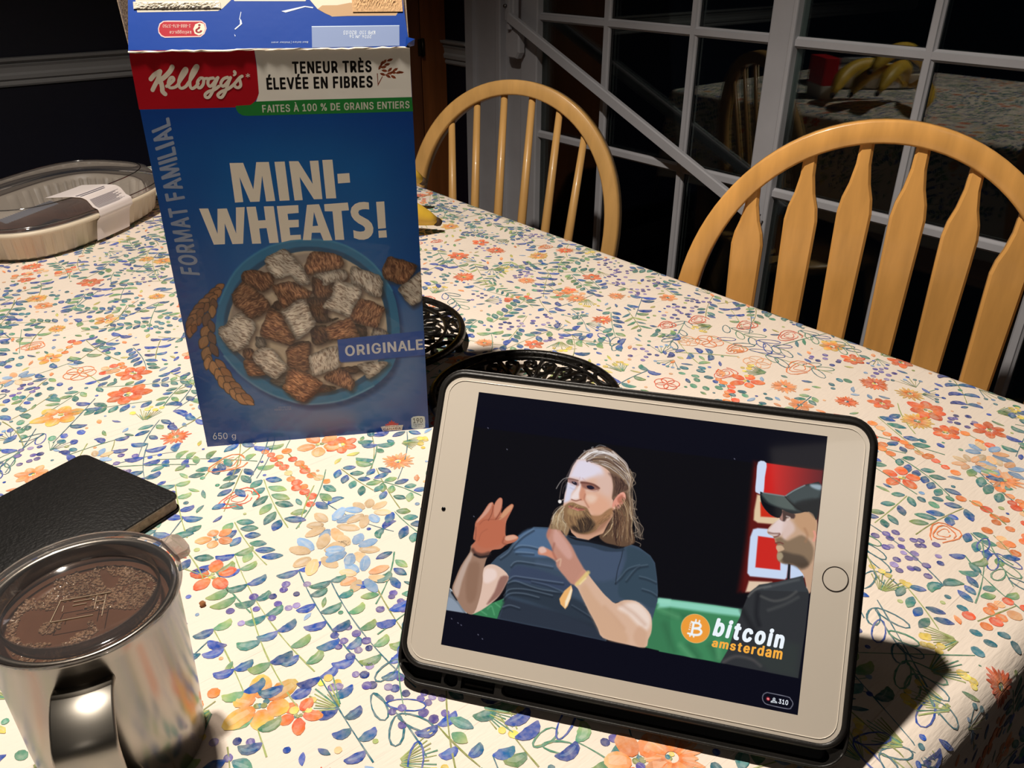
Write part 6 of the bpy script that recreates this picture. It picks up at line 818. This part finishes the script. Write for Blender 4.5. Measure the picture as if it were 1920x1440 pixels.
# brown sauce left in the tray
MB().loft([oring(-.035, .0055, 84), oring(-.030, .016, 84), oring(-.036, .0175, 84)], True, True, True).build('sauce_residue', mat('brown_gravy_residue', (98, 62, 36), .35, vary=.25, scale=40), cont)
mb = MB(); n = 46
for i in range(n):
    x = -.12 + .085 * i / n; 
P_ = []; 
for z, k in ((.046, 0), (.062, 1)):
    for i in range(n): P_.append(V((-.125 + .10 * i / (n - 1), -.030 + (.004 if i % 2 else 0) + .012 * k, z - .012 * k)))
mb.add(P_, [(i, i + 1, n + i + 1, n + i) for i in range(n - 1)], False); mb.build('fluted_window', mat('fluted_clear_plastic', (196, 194, 196), .12, .6), cont)
# label wrapped from the lid over the rim to the tray's side (near side, local -y ... +y picked by sign)
lab_m = mat('white_label_paper', (226, 216, 214), .6, vary=.03, scale=20)
ysg = 1 if (Matrix.Rotation(math.atan2(u_.y, u_.x), 3, 'Z') @ V((0, 1, 0))).dot(v_) < 0 else -1
def labpt(u, s):
    prof_ = [(-.050, .0672), (-.018, .0685), (-.009, .0662), (-.004, .0610), (.002, .0530), (.0095, .0500), (.0100, .0400), (.0030, .0330), (-.0035, .0050)]
    t = s * (len(prof_) - 1); i = min(int(t), len(prof_) - 2); f = t - i; off = prof_[i][0] * (1 - f) + prof_[i + 1][0] * f; z = prof_[i][1] * (1 - f) + prof_[i + 1][1] * f
    a, b = AH + max(off, -.02) + .0012, BHh + off + .0012; y = b * (max(0, 1 - (abs(u) / a) ** 3)) ** (1 / 3); return V((u, y * ysg, z + (.0008 if s < .3 else 0)))
nu, ns = 16, 28; mb = MB(); LU0, LU1 = -.050, .020
P_ = [labpt(LU0 + (LU1 - LU0) * i / nu + (-.022 * max(0, 1 - j / ns * 3)) , j / ns) for j in range(ns + 1) for i in range(nu + 1)]
mb.add(P_, [(j * (nu + 1) + i, j * (nu + 1) + i + 1, (j + 1) * (nu + 1) + i + 1, (j + 1) * (nu + 1) + i) for j in range(ns) for i in range(nu)], True)
lab = mb.build('paper_label', lab_m, cont)
mb = MB()
for k in range(15):
    s0 = .36 + k * .018 if k < 13 else .16 + (k - 13) * .05; ln = .9 - .25 * ((k * 7) % 5) / 5; wd = .006 if k < 13 else .02
    P_ = []
    for j in (0, 1):
        for i in range(13): q = .06 + (ln - .06) * i / 12; p = labpt(LU0 + (LU1 - LU0) * q + (-.022 * max(0, 1 - (s0 + j * wd) * 3)), s0 + j * wd); P_.append(p + V((0, ysg * .0004, .0004)))
    mb.add(P_, [(i, i + 1, 14 + i, 13 + i) for i in range(12)], False)
mb.build('label_print', mat('grey_label_ink', (120, 116, 128), .7), lab)

# ------------------------------------------------------------------ bananas
ban_m = mat('ripe_banana_skin', (226, 184, 62), .42, vary=.1, scale=30, bump=.1, bscale=90); ban_t = mat('brown_banana_tip', (62, 44, 28), .7, vary=.3, scale=200)
def banana(i, base, tip, sag, rad, label):
    o = thing('banana', label, 'banana', base, 0, 'bananas of the bunch behind the cereal box'); base = V(base); tip = V(tip) - base; mid = tip * .5 + V(sag); path = [((1 - t) ** 2) * V((0, 0, 0)) + 2 * t * (1 - t) * (mid * 2 - tip * .5) + t * t * tip for t in [k / 16 for k in range(17)]]
    def sec(i_, t):
        r = rad * (.34 + .66 * min(1, (t / .22))) if t < .22 else rad * (1 if t < .78 else max(.30, 1 - ((t - .78) / .22) ** 1.6 * .72)); return [(r * math.cos(a) * (1 + .05 * math.cos(5 * a)), r * math.sin(a) * (1 + .05 * math.cos(5 * a))) for a in [2 * math.pi * k / 15 for k in range(15)]]
    MB().sweep(path, sec, (0, 0, 1)).build('peel', ban_m, o); d = (path[-1] - path[-3]).normalized()
    MB().sweep([path[-1] - d * .003, path[-1] + d * .003, path[-1] + d * .0075], lambda i_, t: circ(rad * (.36, .34, .24)[i_], 10), (0, 0, 1)).build('tip', ban_t, o)
    d0 = (path[1] - path[0]).normalized(); MB().sweep([path[0] + d0 * .004, path[0] - d0 * .012, path[0] - d0 * .024], lambda i_, t: circ(rad * (.36, .30, .34)[i_], 10), (0, 0, 1)).build('stem', ban_t if i == 9 else ban_m, o)
bl = ['banana with its dark tip poking out low beside the cereal box', 'banana with only its brown tip showing above the lower one beside the cereal box', 'low middle banana of the bunch, seen only mirrored in the patio door glass', 'topmost banana of the bunch, seen only mirrored in the patio door glass', 'banana nearest the red carton, seen only mirrored in the patio door glass']
stem = V((-1.10, .455, .045))
banana(0, (-1.085, .470, .048), (-.966, .662, .0185), (.018, -.006, .022), .0185, bl[0])
banana(1, (-1.108, .468, .058), (-1.060, .703, .052), (.004, -.006, .045), .0180, bl[1])
banana(2, (-1.128, .462, .052), (-1.13, .700, .040), (-.012, .0, .040), .0185, bl[2])
banana(3, (-1.085, .455, .096), (-1.095, .690, .098), (.0, .0, .045), .0175, bl[3])
banana(4, (-1.148, .455, .070), (-1.19, .680, .030), (-.03, .0, .040), .0185, bl[4])
# red and white carton seen in the glass
rp = thing('snack_carton', 'red and white carton standing behind the cereal box, seen mirrored in the door glass', 'carton', (-1.30, .56, .0008), math.radians(35))
MB().box((-.05, -.02, 0), (.05, .02, .035), bev=.001).build('lower_panel', mat('white_carton_print', (220, 214, 206), .5, vary=.04, scale=12), rp)
MB().box((-.05, -.02, .0352), (.05, .02, .105), bev=.001).build('upper_panel', mat('red_carton_print', (196, 26, 34), .4, vary=.05, scale=12), rp)

# ------------------------------------------------------------------ chairs
maple = mat('honey_lacquered_wood', (216, 160, 88), .30, vary=.16, scale=9, stretch=(5, 5, .7), bump=.06, bscale=80, coat=.25)
pale = mat('pale_lacquered_wood', (206, 160, 96), .34, vary=.12, scale=9, stretch=(5, 5, .7), bump=.06, bscale=80, coat=.2)
def chair(name, label, loc, rz, half, top, slats, flat, wood, zb=-.30, tilt=.17, bw=.030, bd=.020, mid=None):
    """origin on the floor below the back's centre line; x along the back, +y away from the table"""
    c = thing(name, label, 'chair', (loc[0], loc[1], FLOOR_Z), rz, 'bow back chairs along the patio door side'); Z = -FLOOR_Z
    zs = .45; zt = top + Z
    def back(x, z): return V((x, (z - (Z + .0)) * tilt, z))
    # bow: half-ellipse shoulders on nearly straight legs
    hgt = zt - zs; shoulder = hgt * .46; pts = []
    for i in range(5): pts.append((half * (.80 + .20 * math.sin(math.pi / 2 * i / 5)), zs + shoulder * i / 5))
    for i in range(25): a = math.pi * i / 24; pts.append((half * math.cos(a), zs + shoulder + (hgt - shoulder) * math.sin(a) ** .92 if 0 < i < 24 else zs + shoulder))
    for i in range(4, -1, -1): pts.append((-half * (.80 + .20 * math.sin(math.pi / 2 * i / 5)), zs + shoulder * i / 5))
    sp = catmull(pts, False, 2); path = [back(x, z - 0) for x, z in sp]
    hw, hd_ = bw / 2, bd / 2; sec = [(-hd_, -hw * .8), (-hd_ * .9, -hw), (hd_ * .9, -hw), (hd_, -hw * .8), (hd_, hw * .8), (hd_ * .9, hw), (-hd_ * .9, hw), (-hd_, hw * .8)]
    # section frame: side = depth direction, up = in-plane width
    cen = V((0, 0, zs + shoulder))
    def upf(i): a = path[min(i + 1, len(path) - 1)] - path[max(i - 1, 0)]; return a.cross(V((0, 1, -tilt))).normalized()
    MB().sweep(path, sec, up=upf).build('bow', wood, c)
    def topz(x):   # inner height of the bow at x
        k = min(1, abs(x) / half); return zs + shoulder + (hgt - shoulder) * (1 - k * k) ** .46 - hw * .6
    for xb, xt in slats:
        z1 = topz(xt); p0 = back(xb, zs - .01); p1 = back(xt, z1)
        if flat:
            w = flat; L = (p1 - p0).length; rows = [(0, w * .66, .006), (.40, w * .82, .006), (.76, w * .98, .006), (.825, w * 1.0, .006), (.86, w * .88, .0062), (.895, w * .62, .0065), (.94, w * .43, .0068), (1, w * .38, .007)]
            path2 = [p0.lerp(p1, t) for t, _, _ in rows]
            MB().sweep(path2, lambda i, t: [(-rows[i][1] / 2, -rows[i][2] * .5), (-rows[i][1] / 2 + .003, -rows[i][2]), (rows[i][1] / 2 - .003, -rows[i][2]), (rows[i][1] / 2, -rows[i][2] * .5), (rows[i][1] / 2, rows[i][2] * .5), (rows[i][1] / 2 - .003, rows[i][2]), (-rows[i][1] / 2 + .003, rows[i][2]), (-rows[i][1] / 2, rows[i][2] * .5)], up=(0, 1, 0), smooth=False).build('slat', wood, c)
        else:
            MB().sweep([p0, p0.lerp(p1, .5), p1], lambda i, t: circ((.0075, .0085, .0062)[i], 12), up=(0, 1, 0)).build('spindle', wood, c)
    # saddle seat towards the table (-y)
    rings = []
    for z, k in ((zs - .03, .90), (zs - .02, .97), (zs - .006, 1), (zs, .985)):
        rings.append([V((sup(2 * math.pi * i / 40, .215 * k, .20 * k, 3.2)[0], sup(2 * math.pi * i / 40, .215 * k, .20 * k, 3.2)[1] - .165, z)) for i in range(40)])
    MB().loft(rings, True, True, True).build('seat', wood, c)
    for sx in (-1, 1):
        for sy, yy in ((-1, -.32), (1, -.02)):
            a, b = V((sx * .15, yy + .03 * -sy, zs - .03)), V((sx * .20, yy + .05 * sy, .0)); MB().sweep([a, a.lerp(b, .3), a.lerp(b, .6), b], lambda i, t: circ((.013, .019, .016, .011)[i], 12), up=(0, 1, 0)).build('leg', wood, c)
        MB().sweep([V((sx * .176, -.345, .17)), V((sx * .176, -.17, .17)), V((sx * .176, -.003, .17))], lambda i, t: circ((.007, .011, .007)[i], 10)).build('stretcher', wood, c)
    MB().sweep([V((-.176, -.17, .17)), V((0, -.17, .17)), V((.176, -.17, .17))], lambda i, t: circ((.007, .011, .007)[i], 10)).build('stretcher', wood, c)
    return c
chair('dining_chair', 'honey wood chair with a tall bow back and broad paddle slats, right of the picture', (-.453, .941), math.radians(28), .2175, .187, [(i * .0555, i * .0595) for i in (-2.5, -1.5, -.5, .5, 1.5, 2.5)], .039, maple, tilt=.09, bw=.026, bd=.026)
chair('dining_chair', 'pale wood chair with round spindles behind the far end of the table edge', (-1.1975, 1.0), math.radians(26), .205, .142, [(x * .8, x) for x in (-.135, -.083, -.028, .028, .083, .135)], 0, pale, bw=.026, bd=.026)

# a crumb on the cloth
r0 = random.Random(2); bmx = bmesh.new(); bmesh.ops.create_icosphere(bmx, subdivisions=2, radius=.0024)
for v in bmx.verts: v.co *= r0.uniform(.65, 1.1); v.co.z *= .7
MB().add([v.co.copy() for v in bmx.verts], [[v.index for v in f.verts] for f in bmx.faces], False).build('crumb', mat('toasted_crumb', (150, 96, 56), .8, vary=.3, scale=400)); bmx.free()
cr = bpy.data.objects['crumb']; cr.location = (-.4328, .1046, .0018); tag(cr, 'tiny brown crumb on the cloth between the mug and the tablet', 'crumb')
